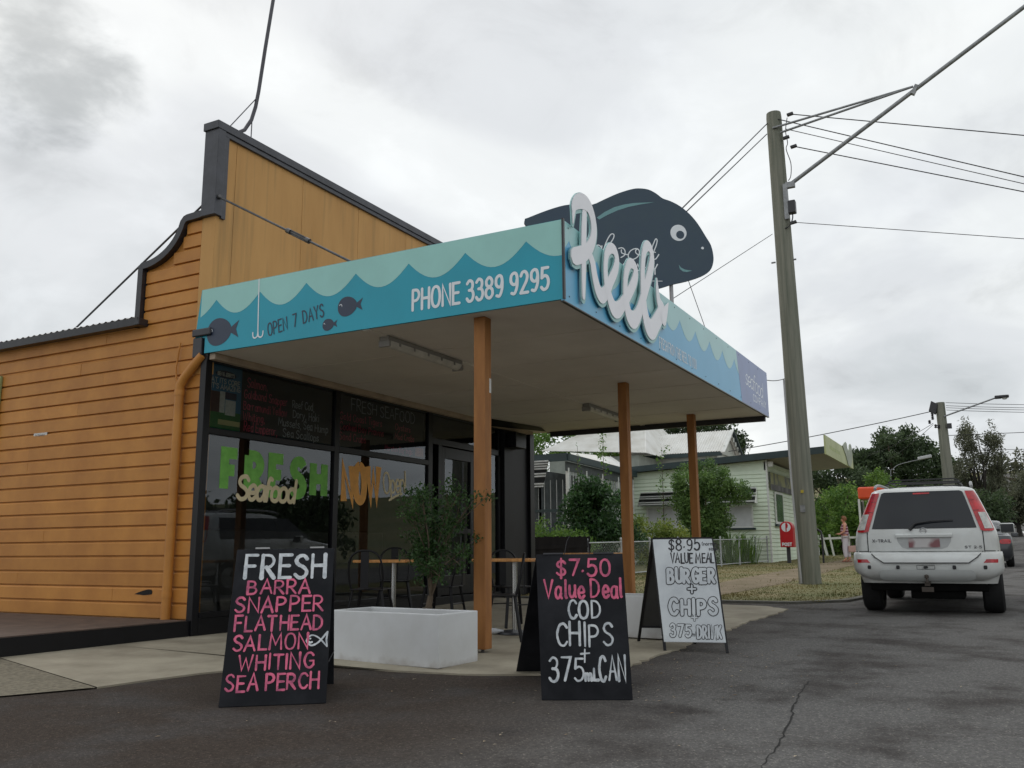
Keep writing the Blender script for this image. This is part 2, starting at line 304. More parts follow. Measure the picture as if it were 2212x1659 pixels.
# ================================================================== ground
def asphalt():
    m = mat('asphalt', (.05, .05, .05), rough=.95, var=0, spec=.12); n, l, b = nodes_of(m)
    t = n.new('ShaderNodeTexCoord'); s = n.new('ShaderNodeSeparateXYZ'); l.new(t.outputs['Object'], s.inputs[0])
    def noise(sc, det=4, rough=.6):
        k = n.new('ShaderNodeTexNoise'); k.inputs['Scale'].default_value = sc; k.inputs['Detail'].default_value = det; k.inputs['Roughness'].default_value = rough
        l.new(t.outputs['Object'], k.inputs['Vector']); return k.outputs['Fac']
    def math_(op, a, b_=None):
        k = n.new('ShaderNodeMath'); k.operation = op
        for i, x in enumerate((a, b_)):
            if x is None: continue
            if isinstance(x, (int, float)): k.inputs[i].default_value = x
            else: l.new(x, k.inputs[i])
        return k.outputs[0]
    def rng(x, a, b_, c=0, d=1):
        k = n.new('ShaderNodeMapRange'); k.interpolation_type = 'SMOOTHSTEP'
        for i, q in enumerate((a, b_, c, d)): k.inputs[i+1].default_value = q
        l.new(x, k.inputs[0]); return k.outputs[0]
    def mixc(f, a, b_, bt='MIX'):
        k = n.new('ShaderNodeMix'); k.data_type = 'RGBA'; k.blend_type = bt
        for i, x in ((0, f), (6, a), (7, b_)):
            if isinstance(x, (int, float)): k.inputs[i].default_value = x
            elif isinstance(x, tuple): k.inputs[i].default_value = (*x, 1)
            else: l.new(x, k.inputs[i])
        return k.outputs[2]
    # the older grey road on the right, a browner bitumen apron towards the shop, meeting along a ragged line
    yy = math_('ADD', s.outputs[1], math_('MULTIPLY', noise(.8, 5), 1.5))
    yy = math_('SUBTRACT', yy, math_('MULTIPLY', s.outputs[0], .10))
    apron = rng(yy, 1.3, 3.7)
    far = rng(s.outputs[0], 13.5, 16.0)
    apron = math_('MULTIPLY', apron, math_('SUBTRACT', 1.0, far))
    base = mixc(apron, (.140, .136, .132), (.054, .043, .036))
    base = mixc(rng(noise(1.3, 6), .42, .7), base, (.066, .060, .057), 'MIX')
    # worn stone showing through
    v = n.new('ShaderNodeTexVoronoi'); v.inputs['Scale'].default_value = 120; l.new(t.outputs['Object'], v.inputs['Vector'])
    chip = rng(v.outputs['Color'], .70, .95)
    base = mixc(math_('MULTIPLY', chip, .8), base, mixc(1.0, base, (2.3, 2.25, 2.1), 'MULTIPLY'))
    v2 = n.new('ShaderNodeTexVoronoi'); v2.inputs['Scale'].default_value = 34; l.new(t.outputs['Object'], v2.inputs['Vector'])
    spk = math_('MULTIPLY', rng(v2.outputs['Color'], .93, .97), rng(v2.outputs['Distance'], .28, .12))
    base = mixc(math_('MULTIPLY', spk, .7), base, (.34, .31, .27))
    base = mixc(math_('MULTIPLY', rng(noise(2.6, 3), .60, .76), .24), base, (.026, .024, .023))
    gr = n.new('ShaderNodeMapRange'); gr.inputs[1].default_value = .30; gr.inputs[2].default_value = .70; gr.inputs[3].default_value = .58; gr.inputs[4].default_value = 1.45; l.new(noise(38, 9, .78), gr.inputs[0])
    base = mixc(1.0, base, gr.outputs[0], 'MULTIPLY')
    l.new(base, b.inputs['Base Color'])
    bp = n.new('ShaderNodeBump'); bp.inputs['Strength'].default_value = .7; bp.inputs['Distance'].default_value = .008
    hh = math_('ADD', math_('MULTIPLY', v.outputs['Distance'], -1.0), math_('MULTIPLY', noise(9, 6), 1.2)); l.new(hh, bp.inputs['Height']); l.new(bp.outputs[0], b.inputs['Normal'])
    return m
ASPH = asphalt()
CONC = mat('concrete', lin((166, 158, 140)), rough=.85, col2=lin((128, 120, 104)), scale=1.6, bump=.25, bscale=60, lo=.38, hi=.72)
CONC2 = mat('exposed_concrete', lin((132, 124, 106)), rough=.9, col2=lin((98, 92, 78)), scale=26, bump=.5, bscale=120)
EARTH = mat('dry_lawn', lin((134, 122, 86)), rough=.95, col2=lin((100, 102, 58)), scale=.55, bump=.4, bscale=30, lo=.4, hi=.62)
PATHM = mat('worn_path', lin((136, 120, 98)), rough=.95, col2=lin((110, 98, 72)), scale=1.1, bump=.3, bscale=40)
KERB = mat('kerb_concrete', lin((104, 103, 96)), rough=.9, var=.3, scale=5, bump=.3)
PAINT = mat('road_paint', (.72, .72, .70), rough=.7, var=.25, scale=9)
def struct(o): o['kind'] = 'structure'; return o
def sheet(name, pts, dz, m, parent=None):
    b = MB(); b.add([(x, y, zg(x)+dz) for x, y in pts], [tuple(range(len(pts)))])
    a = sum(pts[i][0]*pts[(i+1) % len(pts)][1]-pts[(i+1) % len(pts)][0]*pts[i][1] for i in range(len(pts)))
    if a < 0: b.f = [f[::-1] for f in b.f]
    return b.build(name, m, parent)
# terrain that carries everything and reaches the horizon
b = MB(); xs = [-120, -40, 3]+[45]+[45+d for d in range(12, 186, 12)]+[230, 900]; ys = [-400, -60, -7, 2.1, 9, 40, 400]
vs = [(x, y, (zg(x) if x > -40 else zg(-40))-.05) for x in xs for y in ys]; ny = len(ys)
b.add(vs, [(i*ny+j, (i+1)*ny+j, (i+1)*ny+j+1, i*ny+j+1) for i in range(len(xs)-1) for j in range(ny-1)])
struct(b.build('ground', mat('far_ground', lin((92, 98, 58)), rough=.95, col2=lin((120, 112, 76)), scale=.05)))
# road with the bitumen apron in front of the shop
b = MB()
near = [(-40, -6.6), (45, -6.6), (45, 1.9), (16.2, 1.9), (15.0, 2.15), (14.35, 2.8), (14.25, 9.5), (-40, 9.5)]
b.add([(x, y, zg(x)) for x, y in near], [tuple(range(len(near)))])
xs = [45+d for d in range(0, 186, 12)]
for x0, x1 in zip(xs[:-1], xs[1:]): b.add([(x0, -6.6, zg(x0)), (x1, -6.6, zg(x1)), (x1, 1.9, zg(x1)), (x0, 1.9, zg(x0))], [(0, 1, 2, 3)])
struct(b.build('road', ASPH))
b = MB()
for i in range(17):
    x0 = 62+i*9; x1 = x0+7 if x0 < 90 else x0+9
    b.add([(x0, -2.3, zg(x0)+.006), (x1, -2.3, zg(x1)+.006), (x1, -2.12, zg(x1)+.006), (x0, -2.12, zg(x0)+.006)], [(0, 1, 2, 3)])
struct(b.build('centre_line', PAINT))
# crack in the road: a ragged open seam
b = MB(); pts = []; rg = random.Random(3)
for i in range(40):
    t = i/39; pts.append((6.95-(6.95-4.15)*t+rg.uniform(-.02, .02), 1.29-.27*t+.018*math.sin(t*7)+rg.uniform(-.009, .009)))
wd = [(.003+.008*math.sin(PI*min(1, i/39*1.05))**.6)*rg.uniform(.5, 1.3) for i in range(40)]
SL = Vector((1, 0, .0147)).normalized()
ribbon(b, [(p[0], p[1]) for p in pts], wd, (0, 0, zg(0)), (1, 0, .0147), (0, 1, 0), (0, 0, 1), .003, caps=False)
struct(b.build('road_crack', mat('crack_tar', (.012, .011, .01), rough=.95, var=.2)))
# forecourt slab
fr = [(4.58, 5.93), (4.95, 5.87), (5.4, 5.76), (5.75, 5.6), (6.02, 5.4), (6.2, 5.05), (6.13, 4.4), (6.2, 3.7), (6.4, 3.2), (6.62, 2.95), (7.02, 2.70), (7.6, 2.74), (8.3, 2.70), (9.3, 2.78), (10.2, 2.73), (11.3, 2.76), (12.4, 2.68), (13.25, 2.70), (13.7, 3.1), (13.85, 3.9)]
def ragged(p, step=.09, j=.016, seed=2):
    g_ = random.Random(seed); out = []
    for (a, b_), (c, d_) in zip(p[:-1], p[1:]):
        m_ = max(1, int(math.hypot(c-a, d_-b_)/step))
        out += [(a+(c-a)*k/m_+g_.uniform(-j, j)*.4, b_+(d_-b_)*k/m_+g_.gauss(0, j)) for k in range(m_)]
    return out+[p[-1]]
fr = fr[:4]+ragged(fr[4:])
def backz(x): return max(.118, zg(x)+.045)
b = MB(); rows = [0, .33, .66, 1]
vs = []
for i, (x, y) in enumerate(fr):
    xb = x+.42*(1-i/4) if i < 4 else x
    for k in rows:
        vs.append((x+(xb-x)*k, y+(7.80-y)*k, (zg(x)+.014)*(1-k)+backz(xb)*k))
n = len(rows)
fs = [(i*n+k, (i+1)*n+k, (i+1)*n+k+1, i*n+k+1) for i in range(len(fr)-1) for k in range(n-1)]
b.add(vs, fs)
e = len(b.v); b.add([(x, y, zg(x)-.02) for x, y in fr]+[(x, y, zg(x)+.014) for x, y in fr], [(i, i+1, len(fr)+i+1, len(fr)+i) for i in range(len(fr)-1)])
struct(b.build('forecourt_slab', CONC, smooth=30))
b = MB(); q = [(4.57, 5.93, zg(4.57)+.012), (4.99, 7.79, .116), (-3, 7.79, .10), (-3, 7.2, -.05), (2.6, 6.75, zg(2.6)+.01), (3.7, 6.45, zg(3.7)+.01)]
b.add([q[0], q[5], q[4], q[3], q[2], q[1]], [(5, 4, 3, 2, 1, 0)[::1]]); b.f = [f[::-1] for f in b.f]
struct(b.build('driveway_slab', CONC2))
# verge, worn footpath and kerb
VO = .032
def vb(k): return [(x, y) for x, y in k]
struct(sheet('verge', [(14.5, 2.95), (15.1, 2.3), (16.2, 2.08), (45, 2.08), (45, 9.0), (14.5, 9.0)], VO, EARTH))
struct(sheet('footpath', [(14.9, 4.3), (20, 4.05), (30, 4.2), (44.9, 4.3), (44.9, 5.55), (31, 5.5), (22, 5.5), (17, 5.3), (14.9, 5.2)], VO+.006, PATHM))
b = MB(); kp = [(14.42, 9.0), (14.42, 2.9), (15.05, 2.2), (16.2, 1.98), (30, 1.98), (45, 1.98)]
ribbon(b, kp, .15, (0, 0, zg(0)), (1, 0, .0147), (0, 1, 0), (0, 0, 1), .036, thick=.06, caps=False)
struct(b.build('kerb', KERB))
b = MB()
for x0, x1 in zip(xs[:-1], xs[1:]): b.add([(x0, 1.9, zg(x0)+.04), (x1, 1.9, zg(x1)+.04), (x1, 30, zg(x1)+.04), (x0, 30, zg(x0)+.04)], [(0, 1, 2, 3)])
struct(b.build('far_verge', EARTH))
# lawn blades on the verge
def blades(name, n, sel, hmin, hmax, m, seed, wid=.006):
    g = np.random.default_rng(seed); P = []
    while len(P) < n:
        x, y, a = sel(g)
        P.append((x, y, a))
    V = np.zeros((n*3, 3)); 
    for i, (x, y, a) in enumerate(P):
        an = g.uniform(0, 2*PI); h = g.uniform(hmin, hmax)*a; ww = wid*(1+x*.04); z = zg(x)+VO-.004; le = g.normal(0, .4*h, 2)
        V[i*3] = (x-math.cos(an)*ww, y-math.sin(an)*ww, z); V[i*3+1] = (x+math.cos(an)*ww, y+math.sin(an)*ww, z); V[i*3+2] = (x+le[0], y+le[1], z+h)
    b = MB(); b.v = V.tolist(); b.f = [(3*i, 3*i+1, 3*i+2) for i in range(n)]
    return tag(b.build(name, m), kind='stuff')
GR = mat('dry_grass', lin((138, 128, 84)), rough=.9, col2=lin((90, 100, 54)), scale=.9, lo=.45, hi=.62)
def selg(g):
    while True:
        x = 14.6+30*g.random()**1.6; y = g.uniform(2.1, 8.9)
        if 4.25 < y < 5.4 and g.random() < .85: continue
        if x < 16 and y < 2.4+.0*(x) and x < 15.2: continue
        return x, y, (1.6 if y > 7.6 else 1.0)*(1.5 if math.sin(x*1.7+y*2.3)*math.sin(x*.6-y*1.1) > .35 else .8)
go = blades('verge_grass', 30000, selg, .012, .036, GR, 5)
tag(go, 'patchy dry yellow and green grass on the roadside verge', 'grass')
# leaf litter and pale grit on the bitumen
b = MB(); g = random.Random(11)
for i in range(420):
    c = g.random()
    if c < .4: x, y = g.uniform(5.6, 8.4), g.uniform(1.6, 3.0)
    elif c < .7: x, y = g.uniform(13.2, 15.2), g.uniform(1.9, 3.1)
    else: x, y = g.uniform(3.6, 9), g.uniform(.2, 5)
    a = g.uniform(0, PI); s = g.uniform(.006, .02); z = zg(x)+.006
    b.add([(x+math.cos(a)*s, y+math.sin(a)*s, z), (x-math.sin(a)*s*.4, y+math.cos(a)*s*.4, z+s*.25), (x-math.cos(a)*s, y-math.sin(a)*s, z+.002), (x+math.sin(a)*s*.4, y-math.cos(a)*s*.4, z+s*.2)], [(0, 1, 2, 3)])
tag(b.build('leaf_litter', mat('litter', lin((140, 112, 74)), rough=.9, col2=lin((190, 180, 160)), scale=3)), 'dry leaves and grit scattered over the dark bitumen', 'leaf litter', kind='stuff')
# ================================================================== fish shop
YF, XW = 7.78, 7.14
OR = mat('orange_board_paint', lin((200, 138, 62)), rough=.55, col2=lin((176, 116, 50)), scale=2.2, bump=.06, bscale=50, lo=.3, hi=.7, orand=.07)
TAN = mat('parapet_sheet_paint', lin((204, 156, 92)), rough=.65, col2=lin((182, 134, 72)), scale=1.2, stretch=(1.6, 1, .3), bump=.03, lo=.3, hi=.75)
n, l, b = nodes_of(TAN); t_ = n.new('ShaderNodeTexCoord'); m_ = n.new('ShaderNodeMapping'); m_.inputs['Scale'].default_value = (5, 5, .35); l.new(t_.outputs['Object'], m_.inputs[0])
k_ = n.new('ShaderNodeTexNoise'); k_.inputs['Scale'].default_value = 1.6; k_.inputs['Detail'].default_value = 7; l.new(m_.outputs[0], k_.inputs['Vector'])
q_ = n.new('ShaderNodeMapRange'); q_.inputs[1].default_value = .52; q_.inputs[2].default_value = .74; q_.inputs[4].default_value = .42; l.new(k_.outputs['Fac'], q_.inputs[0])
x_ = n.new('ShaderNodeMix'); x_.data_type = 'RGBA'; l.new(q_.outputs[0], x_.inputs[0]); l.new(b.inputs['Base Color'].links[0].from_socket, x_.inputs[6]); x_.inputs[7].default_value = (*lin((112, 98, 62)), 1); l.new(x_.outputs[2], b.inputs['Base Color'])
BLK = mat('charcoal_trim_paint', (.024, .024, .03), rough=.35, var=.25, scale=8)
BLK2 = mat('black_frame_paint', (.006, .006, .008), rough=.35, var=.2, spec=.35)
GREYB = mat('slate_cap_paint', (.055, .058, .072), rough=.45, var=.25, scale=7)
shop = thing('fish_shop', 'orange weatherboard corner fish shop with charcoal trim and painted glass front', 'shop', (XW, YF, .1))
# -- side wall of chamfered boards
wallb = MB(); wallb.box(XW+.03, XW+.12, 7.80, 16.0, .25, 3.70); wallb.prism([(7.86, 3.701), (8.94, 3.701), (8.94, 4.42), (8.2, 4.9), (7.86, 4.9)], (XW+.03, 0, 0), (0, 1, 0), (0, 0, 1), (1, 0, 0), 0, .09)
wall = wallb.build('wall', OR, shop)
PROF = [(.013, .0), (.025, .004), (.026, .140), (.012, .156), (.0, .160), (-.006, .160), (-.006, 0)]
def board(y0, y1, z0, name='weatherboard'):
    b = MB(); n = len(PROF)
    vs = [(XW+.026-p[0], y, z0+p[1]) for y in (y0, y1) for p in PROF]
    b.add(vs, [tuple(range(n)), tuple(range(2*n-1, n-1, -1))]+[(i, n+i, n+(i+1) % n, (i+1) % n) for i in range(n)])
    return b.build(name, OR, wall)
def curve_y(z):
    if z < 3.76: return 16.0
    if z < 4.44: return 8.90
    c_ = max(math.cos(R(76)), 1-(z-4.44)/.44*(1-math.cos(R(76)))); return 8.90-.66*math.sin(math.acos(c_))/math.sin(R(76))
z = .288; first = None; i = 0
while z < 4.86:
    y1 = curve_y(z+.17) if z+.17 > 3.76 else 16.0
    yl = 7.865 if z < 3.05 else 7.995
    if y1 == 16.0:
        j1 = rnd.choice((9.1, 9.55, 10.0, 10.45, 10.9, 11.35)); cuts = [yl, j1, j1+rnd.uniform(2.2, 3.0), y1] if i % 3 else [yl, j1+2.2, y1]
        for a_, c_ in zip(cuts[:-1], cuts[1:]):
            o_ = board(a_+.0012, c_-.0012, z); o_.location = (rnd.uniform(-.0025, .0025), 0, rnd.uniform(-.0012, .0012))
    else: board(yl, y1, z)
    z += .1722; i += 1
b = MB(); b.box(XW-.008, XW+.10, 7.79, 7.862, .27, 3.02); b.build('corner_board', OR, shop, bevel=.004)
b = MB(); b.box(XW-.004, XW+.10, 7.775, 7.99, 3.02, 4.92); b.build('corner_board', TAN, shop, bevel=.004)
# dark trim that follows the stepped gable
b = MB()
tr = [(8.98, 3.72), (8.98, 4.40)]+[(8.98-.06-.66*t, 4.46+.46*(t**1.55)) for t in [k/12 for k in range(13)]]+[(8.2, 4.965), (7.93, 4.965)]
S = [(8.955, 3.70), (8.955, 4.45)]
for k in range(0, 13):
    a_ = R(76)*k/12; S.append((8.93-.66*math.sin(a_)/math.sin(R(76)), 4.47+.44*(1-math.cos(a_))/(1-math.cos(R(76)))))
S += [(8.235, 4.945), (8.20, 4.955), (7.90, 4.965)]
ribbon(b, S, .085, (XW, 0, 0), (0, 1, 0), (0, 0, 1), (-1, 0, 0), .055, thick=.16, caps=False)
b.build('gable_trim', BLK, shop)
# gutter, corrugated roof edge
b = MB(); gp = [(-.02, 0), (-.13, 0), (-.14, .09), (-.12, .09), (-.115, .02), (-.02, .02)]
n = len(gp); vs = [(XW+p[0], y, 3.70+p[1]) for y in (8.84, 16.0) for p in gp]
b.add(vs, [(i, n+i, n+(i+1) % n, (i+1) % n) for i in range(n)]+[tuple(range(n)), tuple(range(2*n-1, n-1, -1))]); b.build('gutter', BLK, shop)
b = MB(); b.obox((XW-.06, 8.86, 3.74), (.075, 0, 0), (0, .04, 0), (0, 0, .045)); b.build('gutter_end', BLK, shop, bevel=.01)
CORR = mat('shop_roof_iron', (.28, .29, .30), rough=.5, metal=.3, var=.3, scale=4)
b = MB(); ny = 240; vs = []
for k in range(ny+1):
    y = 8.98+k*(16-8.98)/ny; dz = .012*math.sin(k*PI/2.0)
    vs += [(XW-.09, y, 3.815+dz), (XW+4.2, y, 4.85+dz)]
b.add(vs, [(2*k, 2*k+1, 2*k+3, 2*k+2) for k in range(ny)]); b.build('roof', CORR, shop)
# downpipe and the little cable beside it
b = MB(); b.tube([(XW-.05, 7.80, 3.22), (XW-.06, 7.89, 3.14), (XW-.065, 8.06, 2.98), (XW-.065, 8.12, 2.90), (XW-.065, 8.125, 2.80), (XW-.065, 8.125, .27)], .052, 14); dp = b.build('downpipe', OR, shop, smooth=50)
for zc in (2.78, .52): 
    b = MB(); b.tube([(XW-.065, 8.125, zc), (XW-.065, 8.125, zc+.06)], .057, 14); b.build('pipe_collar', OR, dp, smooth=50)
b = MB(); b.tube([(XW-.03, 8.16, 2.90), (XW-.04, 8.22, 2.98), (XW-.03, 8.25, 3.12), (XW-.03, 8.22, 3.3), (XW-.03, 8.20, 3.42)], .011, 6); b.build('wall_cable', OR, shop, smooth=60)
# broken board end and sticker
b = MB(); b.prism([(8.44, .545), (8.56, .535), (8.72, .545), (8.66, .565), (8.58, .585), (8.5, .60), (8.45, .598), (8.43, .575)], (XW, 0, 0), (0, 1, 0), (0, 0, 1), (-1, 0, 0), .0, .0045); b.build('dark_scuff', mat('scuff', (.012, .01, .01), rough=.9, var=.3), wall)
b = MB(); b.box(XW-.0005, XW+.002, 10.56, 10.83, 2.47, 2.53); st = b.build('sticker', mat('sticker_white', (.62, .62, .6), var=.15, scale=30), wall)
b = MB(); strokes(b, layout('No Standing', -10.80, 2.486, .03, width=.19), .004, (XW-.0005, 0, 0), (0, -1, 0), (0, 0, 1), (-1, 0, 0), .001); b.build('sticker_lettering', mat('ink_grey', (.12, .12, .13), var=0), st)
b = MB(); b.box(XW-.04, XW-.005, 11.60, 12.5, 2.2, 3.36); b.build('notice_board', mat('notice_green', lin((150, 160, 110)), var=.2), shop, bevel=.004)
# -- parapet above the awning
b = MB(); b.box(7.20, 15.40, YF+.03, YF+.16, 3.9, 6.0); par = b.build('parapet', TAN, shop)
xj = [7.20, 7.42, 8.62, 9.82, 11.02, 12.22, 13.42, 14.62, 15.40]
for x0, x1 in zip(xj[:-1], xj[1:]):
    b = MB(); b.box(x0+.003, x1-.003, YF, YF+.03, 3.95, 5.99); b.build('parapet_sheet', TAN, par)
b = MB(); b.box(7.06, 15.46, YF-.05, YF+.20, 6.0, 6.10); b.box(7.20, 15.40, YF-.035, YF-.001, 5.94, 6.0); b.build('parapet_cap', GREYB, shop, bevel=.006)
b = MB(); b.box(7.08, 7.195, YF-.045, YF+.185, 4.92, 6.0); b.build('parapet_end', GREYB, shop, bevel=.006)
b = MB(); b.box(7.196, 7.26, YF-.035, YF-.001, 4.9, 5.94); b.build('parapet_edge', GREYB, shop)
STEEL = mat('dull_steel', (.11, .11, .115), rough=.45, metal=.6, var=.3, scale=20)
def turn(name, p, q, t0=.56, t1=.70):
    p, q = Vector(p), Vector(q); b = MB(); b.tube([p, q], .013, 8); o = b.build(name, STEEL, shop, smooth=60)
    if t0:
        a, c = p.lerp(q, t0), p.lerp(q, t1); b = MB(); off = Vector((0, 0, .022))
        b.tube([a+off, c+off], .010, 6); b.tube([a-off, c-off], .010, 6)
        for e in (a, c): b.tube([e-(q-p).normalized()*.03, e+(q-p).normalized()*.03], .03, 8)
        b.build('turnbuckle', STEEL, o, smooth=50)
turn('stay_rod', (7.13, YF-.05, 5.14), (7.14, 5.75, 4.02))
turn('stay_rod', (7.17, YF+.19, 5.15), (7.62, 11.0, 3.96), None)
b = MB(); b.lathe([(0, 0), (.03, 0), (.03, .03), (0, .03)], (7.13, YF-.045, 5.14), (0, -1, 0), 10); b.build('eye_bolt', STEEL, shop)
# conduit mast rising from the parapet
CND = mat('conduit_grey', (.07, .07, .085), rough=.5, var=.2)
b = MB(); b.tube([(7.35, 7.93, 6.10), (7.49, 7.9, 6.14), (7.62, 7.88, 6.24), (7.72, 7.87, 6.42), (7.77, 7.86, 6.62), (7.80, 7.85, 6.85), (7.88, 7.85, 7.5), (8.0, 7.85, 8.4), (8.1, 7.85, 9.4)], .024, 10); ms = b.build('mast', CND, shop, smooth=60)
for f_, t_ in (((7.31, 7.86, 6.1), (7.775, 7.86, 6.74)), ((7.66, 7.8, 6.1), (7.72, 7.86, 6.42))):
    b = MB(); b.tube([f_, t_], .007, 6); b.build('mast_stay', CND, ms)
# -- glazed front
def fr_(name, x0, x1, z0, z1, d=.07, m=BLK2, parent=shop, y=YF): 
    b = MB(); b.box(x0, x1, y-d/2, y+d/2, z0, z1); return b.build(name, m, parent, bevel=.004)
fr_('window_frame', 7.09, 7.185, .12, 3.19, .09)
fr_('window_frame', 9.40, 9.50, .30, 3.19)
fr_('window_frame', 11.68, 11.80, .30, 3.19)
fr_('transom', 7.185, 9.40, 2.33, 2.40); fr_('transom', 9.50, 11.68, 2.33, 2.41)
fr_('plinth', 7.185, 14.02, .115, .30, .10); fr_('head', 7.10, 15.2, 3.16, 3.235, .10)
fr_('sill', 7.185, 11.68, .30, .36, .12)
fr_('door_frame', 11.97, 12.07, .30, 2.68); fr_('door_frame', 13.06, 13.16, .30, 2.68); fr_('door_frame', 11.80, 14.02, 2.68, 2.78)
fr_('window_frame', 13.95, 14.05, .30, 3.16)
def glass():
    m = bpy.data.materials.new('shop_glass'); m.use_nodes = True; nt = m.node_tree; nt.nodes.clear()
    o = nt.nodes.new('ShaderNodeOutputMaterial'); mx = nt.nodes.new('ShaderNodeMixShader'); fz = nt.nodes.new('ShaderNodeFresnel'); fz.inputs['IOR'].default_value = 1.52
    mu = nt.nodes.new('ShaderNodeMath'); mu.operation = 'MULTIPLY_ADD'; mu.inputs[1].default_value = 1.4; mu.inputs[2].default_value = .0
    g = nt.nodes.new('ShaderNodeBsdfGlossy'); g.inputs['Roughness'].default_value = .005; g.inputs['Color'].default_value = (.9, .95, 1, 1)
    t = nt.nodes.new('ShaderNodeBsdfTransparent'); t.inputs['Color'].default_value = (.66, .70, .70, 1)
    nz = nt.nodes.new('ShaderNodeTexNoise'); nz.inputs['Scale'].default_value = .7; bp = nt.nodes.new('ShaderNodeBump'); bp.inputs['Strength'].default_value = .02; bp.inputs['Distance'].default_value = .02
    L_ = nt.links; L_.new(nz.outputs[0], bp.inputs['Height']); L_.new(bp.outputs[0], g.inputs['Normal'])
    L_.new(fz.outputs[0], mu.inputs[0]); L_.new(mu.outputs[0], mx.inputs[0]); L_.new(t.outputs[0], mx.inputs[1]); L_.new(g.outputs[0], mx.inputs[2]); L_.new(mx.outputs[0], o.inputs[0])
    return m
GLS = glass()
def pane(x0, x1, z0, z1, parent=shop, y=YF, name='pane'):
    b = MB(); b.add([(x0, y, z0), (x1, y, z0), (x1, y, z1), (x0, y, z1)], [(0, 1, 2, 3)]); return b.build(name, GLS, parent)
p_l1 = pane(7.185, 9.40, .36, 2.33); p_u1 = pane(7.185, 9.40, 2.40, 3.16); p_l2 = pane(9.50, 11.68, .36, 2.33); p_u2 = pane(9.50, 11.68, 2.41, 3.16)
pane(13.16, 13.95, .30, 2.68); pane(11.80, 13.95, 2.78, 3.16)
door = fr_('door', 12.07, 12.16, .32, 2.66); 
for a in ((12.97, 13.06, .32, 2.66), (12.16, 12.97, 2.48, 2.66), (12.16, 12.97, .32, .62), (12.16, 12.97, 1.28, 1.36)): fr_('door_rail', *a, parent=door)
pane(12.16, 12.97, 1.36, 2.48, door); pane(12.16, 12.97, .62, 1.28, door)
b = MB(); b.tube([(12.93, YF-.09, 1.12), (12.93, YF-.09, 1.5)], .012, 8); b.build('handle', STEEL, door)
# black sheeted end of the front, the floor and the dark room behind the glass
b = MB(); b.box(14.05, 14.95, YF-.10, YF-.02, .13, 3.16); b.build('end_panel', mat('black_sheet', (.010, .010, .013), rough=.45, var=.3, scale=2, spec=.3), shop)
b = MB(); b.box(14.95, 15.12, YF-.16, YF+.1, .13, 3.17); b.build('end_post', BLK2, shop, bevel=.006)
b = MB(); b.box(14.12, 14.52, YF-.30, YF-.105, 2.84, 3.12); b.build('speaker_box', BLK2, shop, bevel=.01)
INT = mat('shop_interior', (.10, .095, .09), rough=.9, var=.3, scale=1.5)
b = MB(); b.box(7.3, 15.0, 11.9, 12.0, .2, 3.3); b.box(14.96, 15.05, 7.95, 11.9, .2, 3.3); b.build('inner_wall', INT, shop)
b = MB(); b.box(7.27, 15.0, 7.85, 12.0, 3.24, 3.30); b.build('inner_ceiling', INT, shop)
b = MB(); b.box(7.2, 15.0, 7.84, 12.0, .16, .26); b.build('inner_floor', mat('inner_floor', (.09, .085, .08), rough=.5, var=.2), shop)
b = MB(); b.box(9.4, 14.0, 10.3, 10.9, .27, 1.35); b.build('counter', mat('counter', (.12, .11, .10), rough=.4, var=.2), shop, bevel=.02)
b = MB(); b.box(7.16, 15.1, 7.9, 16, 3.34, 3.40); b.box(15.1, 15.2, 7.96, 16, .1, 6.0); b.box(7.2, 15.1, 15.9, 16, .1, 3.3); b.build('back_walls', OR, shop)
# raised floor beside the shop with its black edge
b = MB(); b.box(-3, 7.07, YF+.012, 16, .11, .286); b.build('side_platform', mat('platform_brown', lin((92, 76, 66)), rough=.8, var=.3, scale=5), shop)
b = MB(); b.box(-3, 7.088, YF-.02, YF+.01, .09, .278); b.build('platform_edge', BLK2, shop)
# -- lettering painted on the glass (front face)
FU, FV, FN = (1, 0, 0), (0, 0, 1), (0, -1, 0); FO = (0, YF, 0)
GRN = mat('window_paint_green', lin((128, 196, 92)), rough=.7, col2=lin((108, 172, 78)), scale=9)
CRM = mat('window_paint_cream', lin((226, 212, 174)), rough=.7, var=.12, scale=9)
ORG = mat('window_paint_orange', lin((234, 170, 90)), rough=.7, var=.12, scale=9)
def block(name, txt, x0, x1, z0, z1, sw, m, parent, gap=.1, **k):
    b = MB(); s = layout(txt, x0+sw/2, z0+sw/2, z1-z0-sw, width=x1-x0-sw, gap=gap, **k); strokes(b, s, sw, FO, FU, FV, FN, .0015, .0003, caps=False); return b.build(name, m, parent)
block('fresh_lettering', 'FRESH', 7.42, 9.31, 1.66, 2.21, .135, GRN, p_l1, gap=.50)
b = MB(); s = layout('Seafood', 7.70, 1.62, .27, width=.98, gap=.05, slant=.12); strokes(b, s, .052, FO, FU, FV, FN, .004, .0003); b.build('seafood_lettering', CRM, p_l1)
b = MB(); s = layout('NOW', 9.66, 1.68, .48, width=.80, gap=.30, rot=.06); strokes(b, s, .13, FO, FU, FV, FN, .0015, .0003, caps=False); b.build('now_lettering', ORG, p_l2)
b = MB(); s = layout('Open!', 10.57, 1.83, .30, width=.56, gap=.1, rot=.10); s.append([(10.7, 1.74), (10.85, 1.80), (11.02, 1.85)]); strokes(b, s, .032, FO, FU, FV, FN, .003, .0003); b.build('open_lettering', CRM, p_l2)
